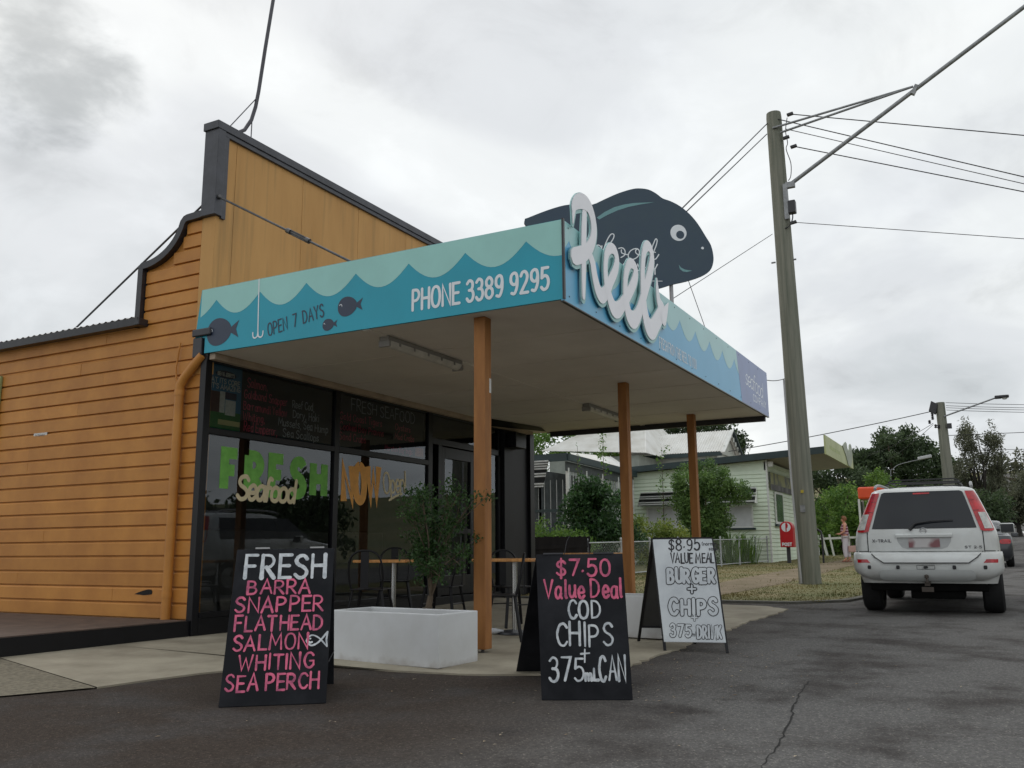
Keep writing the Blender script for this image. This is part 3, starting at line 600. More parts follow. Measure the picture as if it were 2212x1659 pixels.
# -- blackboards behind the upper panes
CH = mat('chalkboard_black', (.012, .012, .015), rough=.6, var=.3)
CHP = mat('chalk_pink', lin((240, 96, 124)), rough=.9, var=.35, scale=40)
CHW = mat('chalk_white', lin((196, 200, 204)), rough=.9, var=.3, scale=40)
CHO = mat('chalk_orange', lin((220, 130, 50)), rough=.9, var=.3, scale=40)
b = MB(); b.box(7.72, 9.39, YF+.02, YF+.035, 2.405, 3.155); bb1 = b.build('menu_board', CH, shop)
b = MB(); b.box(9.51, 11.60, YF+.02, YF+.035, 2.415, 3.155); bb2 = b.build('menu_board', CH, shop)
def chalk(parent, m, lines, name='chalk_lettering', y=YF+.019, sw=.011):
    for (t, x, z, h, wd) in lines:
        b = MB(); strokes(b, layout(t, x, z, h, width=wd, jit=.05), sw, (0, y, 0), FU, FV, FN, .0005, .0001, wob=.2); b.build(name, m, parent)
chalk(bb1, CHP, [('Salmon,', 7.80, 2.97, .11, .34), ('Goldband Snapper', 7.76, 2.83, .10, .74), ('Barramundi Yellow', 7.76, 2.69, .10, .74), ('Whiting,', 7.76, 2.56, .10, .36), ('Red Emperor,', 7.78, 2.43, .11, .56)])
chalk(bb1, CHW, [('Reef Cod,', 8.60, 2.83, .10, .42), ('Dory, Hoki', 8.62, 2.70, .10, .50), ('Mussels, Sea Hump', 8.36, 2.57, .10, .95), ('Sea Scallops', 8.45, 2.44, .10, .68)])
chalk(bb2, CHW, [('FRESH SEAFOOD', 9.80, 2.95, .16, 1.55)], sw=.013)
chalk(bb2, CHP, [('Gold Coast Tigers', 9.56, 2.80, .10, .95), ('Cooked Bay Prawns', 9.56, 2.66, .10, 1.0), ('Sand Crabs', 9.56, 2.52, .10, .58), ('Oysters', 10.85, 2.80, .09, .40), ('Mud Crabs', 10.85, 2.66, .09, .50), ('Moreton Bay bugs', 10.60, 2.47, .08, .70)])
b = MB(); b.box(11.38, 11.60, YF+.012, YF+.018, 2.45, 2.58); b.build('price_card', CHO, bb2)
# ice-cream poster
b = MB(); b.box(7.20, 7.705, YF+.012, YF+.02, 2.41, 3.155); po = b.build('poster', mat('poster_blue', lin((52, 122, 156)), var=.12), shop)
py = YF+.012
def flat(name, polys, m, parent, d=.0008):
    b = MB()
    for i, p in enumerate(polys): b.prism(p, (0, py, 0), FU, FV, FN, 0, d+.0002*(i % 4))
    return b.build(name, m, parent)
rect = lambda x0, x1, z0, z1: [(x0, z0), (x1, z0), (x1, z1), (x0, z1)]
flat('poster_meadow', [rect(7.202, 7.703, 2.412, 2.62)], mat('poster_green', lin((44, 120, 48)), var=.2, scale=20), po)
flat('poster_banner', [rect(7.36, 7.70, 2.46, 2.52)], mat('poster_cream', lin((200, 190, 130)), var=.1), po, .0016)
flat('poster_tub', [rect(7.24, 7.37, 2.60, 2.84)], mat('poster_brown', lin((78, 40, 34)), var=.2), po, .0016)
flat('poster_carton', [rect(7.37, 7.45, 2.60, 2.85), rect(7.46, 7.62, 2.58, 2.76), ell(7.54, 2.63, .06, .05)], mat('poster_white', lin((214, 210, 200)), var=.15, scale=30), po, .0018)
flat('poster_lid', [rect(7.45, 7.63, 2.77, 2.85)], mat('poster_navy', lin((34, 40, 70)), var=.1), po, .002)
flat('poster_badge', [ell(7.45, 3.055, .16, .045)], MATS['poster_navy'], po, .0016)
b = MB(); strokes(b, layout('AT ITS CORE', 7.23, 2.945, .055, width=.44)+layout("IT'S AMAZING", 7.23, 2.875, .055, width=.45)+layout("BEN & JERRY'S", 7.32, 3.035, .04, width=.26), .011, (0, py, 0), FU, FV, FN, .0028, .0001); b.build('poster_lettering', MATS['poster_white'], po)
REEL = [[(7.513, 4.209, 0.08), (7.487, 4.013, 0.087), (7.468, 3.814, 0.09), (7.452, 3.586, 0.077), (7.435, 3.342, 0.05)], [(7.233, 4.007, 0.011), (7.249, 4.11, 0.049), (7.267, 4.188, 0.083), (7.352, 4.259, 0.116), (7.476, 4.306, 0.127), (7.593, 4.308, 0.122), (7.681, 4.251, 0.116), (7.73, 4.134, 0.112), (7.702, 4.0, 0.103), (7.599, 3.87, 0.113), (7.447, 3.768, 0.133), (7.294, 3.702, 0.136), (7.239, 3.682, 0.134)], [(7.585, 3.833, 0.08), (7.678, 3.747, 0.098), (7.723, 3.629, 0.107), (7.796, 3.51, 0.125), (7.896, 3.47, 0.128), (8.027, 3.554, 0.114), (8.139, 3.685, 0.103), (8.274, 3.833, 0.097), (8.333, 3.963, 0.093), (8.281, 4.047, 0.093), (8.165, 4.043, 0.091), (8.055, 3.95, 0.079), (8.01, 3.801, 0.079), (8.024, 3.628, 0.096), (8.1, 3.497, 0.124), (8.198, 3.415, 0.145), (8.323, 3.43, 0.139), (8.467, 3.529, 0.124), (8.67, 3.703, 0.114), (8.831, 3.871, 0.113), (8.893, 3.998, 0.104), (8.818, 4.055, 0.092), (8.694, 4.027, 0.09), (8.591, 3.895, 0.088), (8.549, 3.733, 0.097), (8.563, 3.57, 0.126), (8.642, 3.44, 0.153), (8.781, 3.427, 0.157), (8.94, 3.545, 0.135), (9.153, 3.827, 0.125), (9.352, 4.107, 0.124), (9.449, 4.299, 0.115), (9.406, 4.412, 0.103), (9.286, 4.412, 0.101), (9.18, 4.305, 0.093), (9.118, 4.108, 0.097), (9.098, 3.86, 0.118), (9.131, 3.609, 0.151), (9.22, 3.463, 0.181), (9.358, 3.447, 0.191), (9.524, 3.569, 0.174), (9.686, 3.702, 0.167)], [(9.602, 4.112, 0.012), (9.6, 3.991, 0.07), (9.634, 3.845, 0.118), (9.738, 3.753, 0.181), (9.789, 3.687, 0.146)], [(9.987, 3.908, 0.012), (9.898, 3.811, 0.086), (9.775, 3.674, 0.157)]]
FISH = [(-1.736, 0.276), (-1.698, 0.296), (-1.425, 0.414), (-1.174, 0.497), (-0.968, 0.517), (-0.785, 0.515), (-0.6, 0.603), (-0.413, 0.693), (-0.226, 0.759), (-0.11, 0.779), (0.029, 0.766), (0.143, 0.708), (0.233, 0.638), (0.348, 0.598), (0.485, 0.524), (0.619, 0.407), (0.729, 0.266), (0.836, 0.077), (0.9, -0.041), (0.928, -0.183), (0.922, -0.301), (0.87, -0.42), (0.739, -0.505), (0.529, -0.579), (0.321, -0.63), (0.148, -0.686), (-0.047, -0.729), (-0.274, -0.722), (-0.61, -0.635), (-0.943, -0.433), (-1.208, -0.158), (-1.475, 0.047), (-1.721, 0.182)]
FIN = [(-0.721, 0.325), (-0.605, 0.412), (-0.465, 0.487), (-0.326, 0.529), (-0.187, 0.555), (0.115, 0.575), (-0.072, 0.541), (-0.258, 0.497), (-0.42, 0.44), (-0.56, 0.372), (-0.688, 0.297)]
MOUTH = [(0.425, -0.342), (0.457, -0.386), (0.513, -0.413), (0.612, -0.427), (0.535, -0.448), (0.478, -0.439), (0.438, -0.405)]
FTXT = [[(-0.631, -0.139), (-0.61, -0.067), (-0.574, 0.014), (-0.534, 0.075), (-0.504, 0.09), (-0.483, 0.071), (-0.498, 0.015), (-0.547, -0.056), (-0.606, -0.117), (-0.646, -0.148), (-0.662, -0.228), (-0.679, -0.307)], [(-0.423, -0.123), (-0.384, -0.112), (-0.351, -0.126), (-0.333, -0.166), (-0.344, -0.221), (-0.393, -0.254)], [(-0.385, -0.142), (-0.385, -0.182), (-0.363, -0.196), (-0.329, -0.21), (-0.291, -0.208)], [(-0.153, -0.122), (-0.201, -0.123), (-0.26, -0.159), (-0.291, -0.22), (-0.273, -0.269), (-0.225, -0.278), (-0.166, -0.247), (-0.13, -0.186), (-0.143, -0.132), (-0.177, -0.137), (-0.183, -0.177), (-0.151, -0.207), (-0.098, -0.215)], [(0.07, -0.272), (0.104, -0.261), (0.145, -0.2)], [(0.098, -0.171), (0.06, -0.152), (0.052, -0.102), (0.079, -0.032), (0.11, 0.029), (0.129, 0.005), (0.111, -0.071), (0.074, -0.162), (0.057, -0.232), (0.07, -0.272)]]
# ================================================================== awning over the forecourt
XA, XB, YA, ZB, ZT = 7.08, 15.43, 3.25, 3.24, 4.0
TEAL = mat('print_teal', lin((20, 158, 182)), rough=.35, var=.06, scale=1.5)
PALE = mat('print_seafoam', lin((158, 212, 206)), rough=.35, var=.06, scale=1.5)
TEAL_LIT = mat('print_teal_lit', lin((104, 182, 222)), rough=.35, col2=lin((92, 172, 212)), scale=.8)  # side fascia's teal again, street face's extra sky light and sheen painted in
PALE_LIT = mat('print_seafoam_lit', lin((164, 210, 212)), rough=.35, var=.06, scale=1.5)  # seafoam copy for the street face, its sky light put into the colour
NAVY = mat('print_navy', lin((44, 56, 78)), rough=.4, var=.08)
SLATE = mat('print_slate', lin((116, 134, 180)), rough=.35, var=.08)
WHP = mat('print_white', lin((232, 237, 242)), rough=.4, var=.05)
POST = mat('post_paint', lin((168, 114, 60)), rough=.7, col2=lin((130, 84, 44)), scale=2.5, stretch=(3, 3, .6), lo=.3, hi=.75)
SOF = mat('soffit_paint', (.82, .77, .71), rough=.75, col2=(.70, .65, .59), scale=.7)
aw = thing('shop_awning', 'flat awning with blue sea-print fascia on orange posts before the fish shop', 'awning', (XA, YA, zg(XA)))
SU, SV_, SN, SO = (0, -1, 0), (0, 0, 1), (-1, 0, 0), (XA, 0, 0)
BU, BV, BN, BO = (1, 0, 0), (0, 0, 1), (0, -1, 0), (0, YA, 0)
b = MB(); b.box(XA+.03, XB-.03, YA+.03, YF-.005, ZB+.02, ZB+.06); b.box(XA+.03, XB-.03, YA+.03, YF-.04, ZT-.12, ZT-.08); b.build('roof_deck', mat('deck_grey', (.2, .2, .2), var=.2), aw)
xs_ = [XA+.03+i*(XB-XA-.06)/7 for i in range(8)]; ys_ = [YA+.03, 5.5, YF-.06]
for i in range(7):
    for j in range(2):
        b = MB(); b.box(xs_[i]+.002, xs_[i+1]-.002, ys_[j]+.002, ys_[j+1]-.002, ZB+.004, ZB+.018); b.build('soffit_sheet', SOF, aw)
for x_ in xs_[1:-1]:
    b = MB(); b.box(x_-.016, x_+.016, YA+.05, YF-.15, ZB-.003, ZB+.0035); b.build('cover_strip', SOF, aw)
b = MB(); b.box(XA+.03, XB-.03, 5.46, 5.54, ZB-.008, ZB+.003); b.build('soffit_batten', SOF, aw)
b = MB(); b.box(7.12, XB-.3, YF-.14, YF-.052, ZB-.075, ZB+.003); b.build('cornice', mat('cornice_paint', (.42, .33, .25), rough=.7, var=.2), aw, bevel=.01)
fs_ = MB(); fs_.prism([(-7.77, ZB), (-YA, ZB), (-YA, ZT), (-7.86, ZT), (-7.93, 3.43), (-7.77, 3.42)], SO, SU, SV_, SN, -.028, 0); sf = fs_.build('side_fascia', TEAL, aw)
fb_ = MB(); fb_.box(XA+.003, XB, YA, YA+.028, ZB-.012, ZT); ff = fb_.build('front_fascia', TEAL_LIT, aw)
b = MB(); b.box(XB-.028, XB, YA+.03, YF-.3, ZB-.012, ZT); b.build('end_fascia', NAVY, aw)
b = MB(); b.box(XA-.002, XB, YA-.004, YA+.03, ZB-.024, ZB-.0125); b.box(XB-.10, XB-.03, YA+.05, YF-.4, ZB-.09, ZB+.0); b.build('edge_angle', BLK, aw)
b = MB(); b.box(XA-.016, XA+.012, YA-.016, YA+.004, ZB-.004, ZT+.004); b.build('corner_angle', BLK, aw)
def wave(ulist, z0=3.85, dp=.195):
    out = []
    for a, c in zip(ulist[:-1], ulist[1:]):
        for k in range(14):
            s = -1+2*k/14; out.append((a+(c-a)*k/14, z0-dp*(math.cos(1.25*s)-math.cos(1.25))/(1-math.cos(1.25))))
    out.append((ulist[-1], z0)); return out
pk = [-8.285+.0]+[-(7.62-.6655*i) for i in range(8)]
wv = [p for p in wave(pk) if -7.865 < p[0] < -YA-.001]
b = MB(); b.prism([(-7.86, wv[0][1]+.0)]+wv+[(-YA-.002, wv[-1][1]), (-YA-.002, ZT-.002), (-7.855, ZT-.002)], SO, SU, SV_, SN, .0, .0015); b.build('wave_band', PALE, sf)
pk = [6.55+.6655*i for i in range(13)]; edge = lambda z: 13.36+(ZT-z)*.27
wv = [p for p in wave(pk, 3.83, .2) if XA+.02 < p[0] < edge(p[1])-.005]
b = MB(); b.prism([(XA+.01, wv[0][1])]+wv+[(edge(wv[-1][1])-.004, wv[-1][1]), (edge(ZT)-.004, ZT-.002), (XA+.01, ZT-.002)], BO, BU, BV, BN, .0, .0015); b.build('wave_band', PALE_LIT, ff)
b = MB(); b.prism([(edge(ZB), ZB-.01), (XB-.002, ZB-.01), (XB-.002, ZT-.002), (edge(ZT), ZT-.002)], BO, BU, BV, BN, 0, .0016); sl_ = b.build('slate_band', SLATE, ff)
# printed lettering and fish
b = MB(); strokes(b, layout('PHONE 3389 9295', -4.90, 3.355, .205, width=1.50, gap=.24), .030, SO, SU, SV_, SN, .003, .0001); b.build('phone_lettering', WHP, sf)
b = MB(); strokes(b, layout('OPEN  7  DAYS', -6.80, 3.325, .14, width=.78, gap=.26, rot=.155), .015, SO, SU, SV_, SN, .003, .0001); b.build('open_days_lettering', NAVY, sf)
def fishprint(cx, cz, l, flip=False):
    b = MB(); s = -1; h = l*.32
    body = [(cx+l*.38*math.cos(a)-l*.10, cz+h*math.sin(a)*(1-.12*math.cos(a))) for a in [2*PI*i/28 for i in range(28)]]
    b.prism(body, SO, SU, SV_, SN, 0, .0026)
    b.prism([(cx+l*.22, cz+h*.12), (cx+l*.50, cz+h*.62), (cx+l*.42, cz), (cx+l*.50, cz-h*.62), (cx+l*.22, cz-h*.12)], SO, SU, SV_, SN, 0, .0024)
    o = b.build('fish_print', NAVY, sf)
    b = MB(); strokes(b, [[(cx-l*.36+l*.05*math.cos(a), cz+h*.12+l*.06*math.sin(a)) for a in (2.6, 2.0, 1.2, .4, -.2)]], l*.02, SO, SU, SV_, SN, .0032); b.build('fish_eye', WHP, sf)
fishprint(-5.69, 3.51, .33); fishprint(-5.95, 3.345, .20); fishprint(-7.50, 3.465, .50)
b = MB(); hk = [[(-6.975, 3.995), (-6.955, 3.34)], catmull([(-6.955, 3.40), (-6.945, 3.34), (-6.91, 3.325), (-6.885, 3.345), (-6.88, 3.39)], 4), catmull([(-6.955, 3.40), (-6.965, 3.34), (-7.0, 3.325), (-7.025, 3.345), (-7.03, 3.39)], 4)]
strokes(b, hk, .016, SO, SU, SV_, SN, .0032); b.build('hook_print', WHP, sf)
b = MB(); strokes(b, layout('FRESH FROM THE REEL TO YOU', 9.72, 3.315, .125, width=1.46, gap=.36), .014, BO, BU, BV, BN, .0017, .00015, ramp=.0001); b.build('slogan_lettering', WHP, ff)
b = MB(); strokes(b, layout('seafood', 13.86, 3.56, .27, width=1.18, gap=.04, rot=-.06, slant=.15), .020, BO, BU, BV, BN, .0019, .00015, ramp=.0001)
b.build('seafood_lettering', WHP, ff)
b = MB(); strokes(b, layout('COMPANY', 14.32, 3.35, .11, width=.92, gap=.26), .016, BO, BU, BV, BN, .0019, .00015, ramp=.0001); b.build('company_lettering', WHP, ff)
for i in range(14):
    for zc in (ZB+.05, ZT-.05):
        b = MB(); b.lathe([(0, .004), (.006, .004), (.008, 0)], (XA+.12+i*.63, YA-.002, zc), (0, -1, 0), 6); b.build('fixing_screw', BLK, ff)
# posts on steel stirrups
for px, py in ((7.32, 4.24), (11.26, 4.30), (14.56, 4.36)):
    zb_ = zg(px)+.02; b = MB(); b.box(px-.0625, px+.0625, py-.0625, py+.0625, zb_+.035, ZB+.003); p = b.build('post', POST, aw, bevel=.006)
    b = MB(); b.tube([(px, py, zb_-.02), (px, py, zb_+.04)], .016, 8); b.lathe([(0, .006), (.05, .006), (.05, 0)], (px, py, zb_), (0, 0, 1), 12); b.build('stirrup', STEEL, p)
    if px < 8:
        b = MB(); b.box(px+.02, px+.055, py-.0655, py-.0630, 2.50, 2.64); b.build('white_sticker', MATS['sticker_white'], p)
b = MB(); b.box(XA-.02, XA+.06, 7.80, 7.94, 3.20, 3.43); b.build('rainwater_head', BLK, aw, bevel=.008)
b = MB(); b.box(XA-.035, XA-.006, 7.66, 7.95, 3.44, 3.53); b.build('gutter_bracket', BLK, aw, bevel=.014)
b = MB(); b.add([(13.1, 7.5, ZB-.002), (14.6, 7.2, ZB-.012), (14.9, 7.25, ZB-.05), (13.3, 7.7, ZB-.09)], [(0, 1, 2, 3)]); b.build('torn_sarking', BLK2, aw)
# fluorescent battens under the soffit
FIT = mat('batten_grey', (.30, .29, .28), rough=.5, var=.2); DIF = mat('batten_diffuser', (.62, .60, .56), rough=.3, var=.15, scale=8)
def batten(x0, x1, y, label):
    t = thing('light_fitting', label, 'light fitting', ((x0+x1)/2, y, ZB-.12), group='fluorescent battens under the awning')
    b = MB(); b.box(x0, x1, y-.06, y+.06, ZB-.05, ZB+.002); b.build('housing', FIT, t, bevel=.008)
    b = MB(); n = 10; prof = [(y-.068+.136*k/n, ZB-.052-.062*math.sin(PI*k/n)**.6) for k in range(n+1)]
    vs = [(x, p[0], p[1]) for x in (x0+.03, x1-.03) for p in prof]; m = n+1
    b.add(vs, [(i, i+1, m+i+1, m+i) for i in range(n)]+[tuple(range(m))[::-1], tuple(range(m, 2*m))]); b.build('diffuser', DIF, t, smooth=50)
    for e in (x0, x1-.035):
        b = MB(); b.box(e, e+.035, y-.072, y+.072, ZB-.118, ZB-.048); b.build('end_cap', FIT, t, bevel=.01)
    for k in range(5):
        xx = x0+.2+k*(x1-x0-.4)/4; b = MB(); b.box(xx-.012, xx+.012, y-.075, y-.066, ZB-.085, ZB-.045); b.build('clip', FIT, t)
batten(7.42, 8.92, 5.50, 'fluorescent batten on the awning soffit nearest the orange front post')
batten(12.55, 13.95, 5.42, 'fluorescent batten on the awning soffit deeper in, by the second post')
# ================================================================== cut-out script sign on the fascia
def rib3(mb, st, o, U, V, Nn, d, extra, thick, dx=0, dz=0):
    c = catmull([(p[0]+dx, p[1]+dz, p[2]) for p in st], 6)
    ribbon(mb, [(p[0], p[1]) for p in c], [2*max(.004, p[2]*.62)+2*extra for p in c], o, U, V, Nn, d, thick=thick, ramp=.004)
sg = thing('script_sign', 'white cut-out script lettering reading Reels standing over the front fascia', 'sign', (8.6, YA-.03, ZT))
b = MB()
for i, s in enumerate(REEL): rib3(b, s, (0, YA-.03, 0), BU, BV, BN, .001+i*.0006, .022, .010, dx=.008, dz=-.014)
bk = b.build('backing', mat('cutout_seafoam', lin((150, 196, 196)), rough=.4, var=.06), sg)
b = MB()
for i, s in enumerate(REEL): rib3(b, s, (0, YA-.03, 0), BU, BV, BN, .010+i*.0009, 0., .006)
b.build('lettering', mat('cutout_white', lin((244, 244, 250)), rough=.4, var=.03), sg)
# ================================================================== fish sign on the awning roof
FP = Vector((11.417, 3.924, 5.268)); fu = (math.cos(R(57)), -math.sin(R(57)), 0); fv = (0, 0, 1); fn = (-math.sin(R(57)), -math.cos(R(57)), 0)
fg = thing('fish_sign', 'large navy fish-shaped sign on a pole above the awning roof', 'sign', (FP.x, FP.y, ZT-.08))
FB = mat('fish_navy', lin((42, 64, 84)), rough=.4, col2=lin((48, 70, 84)), scale=2)
b = MB(); b.prism(catmull(FISH+[FISH[0]], 3)[:-1], FP, fu, fv, fn, -.04, 0); body = b.build('fish_board', FB, fg)
b = MB(); b.prism(FIN, FP, fu, fv, fn, 0, .002); b.build('fin_highlight', mat('fish_seafoam', lin((112, 158, 162)), rough=.4, var=.05), body); b = MB(); b.prism(MOUTH, FP, fu, fv, fn, 0, .002); b.build('mouth', MATS['fish_seafoam'], body)
b = MB(); b.prism(ell(.44, .127, .116, .12, 32), FP, fu, fv, fn, 0, .002); b.prism(ell(.777, -.091, .02, .02, 12), FP, fu, fv, fn, 0, .002); b.build('eye', WHP, body)
b = MB(); b.prism(ell(.464, .099, .058, .06, 24), FP, fu, fv, fn, .002, .0035); b.build('pupil', FB, body)
b = MB(); strokes(b, [catmull(s, 4) for s in FTXT]+layout('sea', -1.12, -.27, .30, width=.44, gap=.04, slant=.15), .015, FP, fu, fv, fn, .002, .0002); b.build('seafood_script', WHP, body)
b = MB(); strokes(b, layout('COMPANY', -.70, -.49, .145, width=.82, gap=.28, slant=-.0), .017, FP, fu, fv, fn, .002, .0002); strokes(b, [[(-.75, -.59), (.18, -.587)]], .008, FP, fu, fv, fn, .002); b.build('company_lettering', WHP, body)
def fpt(u, v, d=-.06): return tuple(FP+Vector(fu)*u+Vector(fv)*v+Vector(fn)*d)
for u in (.32, -1.0):
    b = MB(); b.tube([fpt(u, -.30 if u > 0 else .2), (fpt(u, 0)[0], fpt(u, 0)[1], ZT-.09)], .028, 10); b.build('support_pole', mat('galv_pole', (.34, .34, .35), rough=.5, metal=.4, var=.2), fg, smooth=50)
b = MB(); b.tube([fpt(.56, -.57, -.02), (12.9, 3.5, ZT)], .005, 5); b.build('guy_wire', STEEL, fg)
b = MB(); b.tube([fpt(.33, .59, -.045), (13.5, 6.2, ZT-.08)], .005, 5); b.build('guy_wire', STEEL, fg)
# ================================================================== pavement boards
CHB = mat('board_black', (.011, .012, .015), rough=.7, col2=(.034, .035, .041), scale=2.0, bump=.05, spec=.15, lo=.42, hi=.75)
CPINK = mat('chalk_pen_pink', lin((226, 110, 142)), rough=.9, col2=lin((142, 76, 104)), scale=16, lo=.42, hi=.72)
CWHITE = mat('chalk_pen_white', lin((214, 218, 222)), rough=.9, col2=lin((150, 158, 166)), scale=16, lo=.42, hi=.75)
WBRD = mat('board_white', lin((212, 218, 222)), rough=.4, col2=lin((190, 196, 202)), scale=3)
INK = mat('marker_ink', (.02, .02, .025), rough=.6, var=.2)
def lerp(a, b, t): return tuple(a[i]+(b[i]-a[i])*t for i in range(3))
def aframe(label, fl, frr, bl, t, ztop, back=None):
    "front feet fl, frr; one back foot bl; ridge a fraction t back from the front feet"
    V3 = lambda p: Vector((p[0], p[1], zg(p[0])))
    FL, FR, BL = V3(fl), V3(frr), V3(bl); BR = BL+(FR-FL)
    BR.z = zg(BR.x)
    TL = FL.lerp(BL, t); TR = FR.lerp(BR, t); TL.z = TR.z = ztop
    th = thing('sandwich_board', label, 'sandwich board', tuple((FL+FR+BL+BR)/4), group='chalk boards standing before the shop')
    U = (FR-FL).normalized(); V = ((TL-FL)+(TR-FR)).normalized(); Nn = U.cross(V).normalized(); V = Nn.cross(U)
    wd = (FR-FL).length; ht = (TL-FL).length
    return th, FL, FR, BL, BR, TL, TR, U, V, Nn, wd, ht
def leaf(th, name, P, Q, U, Nn, m, wd, y0=0., th_=.014):
    "panel between bottom corner P and top corner Q, wd wide"
    d = (Q-P); b = MB(); c = (P+d*y0+Q)/2+U*(wd/2); v = d*(1-y0)/2; n = U.cross(d).normalized()
    b.obox(c, U*(wd/2), v, n*(th_/2)); return b.build(name, m, th, bevel=.004)
def lines(part, o, U, V, Nn, rows, d=.009):
    for (name, m, sts, sw) in rows:
        b = MB(); strokes(b, sts, sw, o, U, V, Nn, d, .0002, wob=.14, hand=.22); b.build(name, m, part)
rg = random.Random(21)
def T(t, u0, u1, v, h, jit=.04, **k): return layout(t, u0, v, h, width=u1-u0, jit=jit, rg=rg, gap=k.pop('gap', .24), **k)
# board 1: fresh fish list
th, FL, FR, BL, BR, TL, TR, U, V, Nn, wd, ht = aframe('black chalkboard listing fresh barra, snapper and sea perch in pink', (4.396, 4.51), (4.80, 3.965), (5.06, 4.99), .52, 1.02)
pn = leaf(th, 'front_panel', FL, TL, U, Nn, CHB, wd); leaf(th, 'back_panel', BL, TL-Nn*.02, U, -Nn, CHB, wd)
k = ht
def row(vc, h): return vc*k-h*k/2, h*k
L1 = [('fresh_lettering', CWHITE, T('FRESH', .13*wd, .93*wd, .80*k, .155*k, jit=.02), .025), ('barra_lettering', CPINK, T('BARRA', .17*wd, .79*wd, .695*k, .09*k), .0145), ('snapper_lettering', CPINK, T('SNAPPER', .07*wd, .93*wd, .575*k, .095*k), .0145),
      ('flathead_lettering', CPINK, T('FLATHEAD', .08*wd, .93*wd, .455*k, .092*k), .0145), ('salmon_lettering', CPINK, T('SALMON', .08*wd, .79*wd, .335*k, .092*k), .0145), ('whiting_lettering', CPINK, T('WHITING', .15*wd, .86*wd, .215*k, .092*k), .0145), ('perch_lettering', CPINK, T('SEA PERCH', .05*wd, .92*wd, .09*k, .095*k), .0145)]
fx, fy = .875*wd, .385*k
L1.append(('fish_drawing', CWHITE, [catmull([(fx+.075, fy-.045), (fx+.02, fy+.015), (fx-.03, fy+.035), (fx-.062, fy), (fx-.03, fy-.035), (fx+.02, fy-.012), (fx+.075, fy+.055)], 4), [(fx+.075, fy+.055), (fx+.07, fy+.0), (fx+.075, fy-.045)], [(fx-.04, fy+.010), (fx-.037, fy+.012)], catmull([(fx-.045, fy-.008), (fx-.037, fy-.016), (fx-.025, fy-.012)], 3)], .011))
lines(pn, FL, U, V, Nn, L1)
for f_ in (.26, .82):
    b = MB(); b.obox(TL+U*(wd*f_)+V*.004-Nn*.01, U*.05, Nn*.024, V*.006); b.build('hinge', mat('hinge_zinc', (.28, .28, .28), rough=.35, metal=.7, var=.2), th)
b = MB(); b.tube([lerp(FL, TL, .25)+Vector(U)*wd*.98 if False else tuple(Vector(lerp(FR, TR, .25))), tuple(Vector(lerp(BR, TR, .25)))], .004, 5); b.build('stay_cord', INK, th)
# board 2: value deal
th, FL, FR, BL, BR, TL, TR, U, V, Nn, wd, ht = aframe('black chalkboard offering a pink $7.50 value deal of cod and chips', (5.466, 2.721), (5.712, 2.181), (6.46, 3.44), .13, .972)
pn = leaf(th, 'front_panel', FL, TL, U, Nn, CHB, wd); leaf(th, 'back_panel', BL, TL-Nn*.02, U, -Nn, CHB, wd)
k = ht
L2 = [('price_lettering', CPINK, T('$7.50', .19*wd, .80*wd, .845*k, .115*k), .0155), ('value_deal_lettering', CPINK, T('Value Deal', .05*wd, .93*wd, .69*k, .13*k), .016), ('cod_lettering', CWHITE, T('COD', .32*wd, .67*wd, .545*k, .12*k), .015),
      ('chips_lettering', CWHITE, T('CHIPS', .18*wd, .80*wd, .36*k, .15*k), .015), ('plus_mark', CWHITE, [[(.485*wd, .25*k), (.49*wd, .335*k)], [(.445*wd, .305*k), (.54*wd, .31*k)]], .012), ('can_lettering', CWHITE, T('375', .09*wd, .47*wd, .13*k, .155*k)+T('mL', .49*wd, .63*wd, .13*k, .075*k)+T('CAN', .65*wd, .93*wd, .125*k, .165*k), .016)]
lines(pn, FL, U, V, Nn, L2)
for f_ in (.2, .78):
    b = MB(); b.obox(TL+U*(wd*f_)+V*.004-Nn*.01, U*.07, Nn*.024, V*.005); b.build('hinge', BLK, th)
b = MB(); b.tube([tuple(TL+U*.33*wd), tuple(TL+U*.36*wd+V*.09), tuple(TL+U*.40*wd+V*.13)], .003, 5); b.tube([tuple(TL+U*.62*wd), tuple(TL+U*.6*wd+V*.10)], .003, 5); b.build('cord_handle', INK, th)
# board 3: white value meal board in a black frame
th, FL, FR, BL, BR, TL, TR, U, V, Nn, wd, ht = aframe('white sandwich board in black frame advertising $8.95 burger value meal', (8.126, 2.774), (8.262, 2.235), (8.74, 3.26), .30, 1.10)
pn = leaf(th, 'front_panel', FL+Nn*.012, TL+Nn*.012, U, Nn, WBRD, wd, y0=.085); leaf(th, 'back_panel', BL, TL-Nn*.02, U, -Nn, mat('board_grey_back', (.05, .05, .05), var=.2), wd, y0=.16)
for nm, P, Q in (('leg', FL, TL), ('leg', FR, TR), ('leg', BL, TL), ('leg', BR, TR)):
    b = MB(); b.bar(P, Q, .028, .022, up=tuple(Nn)); b.build(nm, BLK2, th, bevel=.003)
b = MB(); b.bar(TL, TR, .04, .03); b.build('top_rail', BLK2, th); b = MB(); b.bar(lerp(BL, TL, .16), lerp(BR, TR, .16), .025, .02); b.build('lower_rail', BLK2, th)
k = ht; o3 = FL+Nn*.012
lines(pn, o3, U, V, Nn, [('price_lettering', INK, T('$8.95', .10*wd, .62*wd, .885*k, .10*k), .013), ('small_lettering', INK, T('(normal', .67*wd, .90*wd, .93*k, .03*k)+T('size)', .78*wd, .92*wd, .885*k, .028*k), .005), ('value_meal_lettering', INK, T('VALUE MEAL', .14*wd, .86*wd, .775*k, .085*k), .012)])
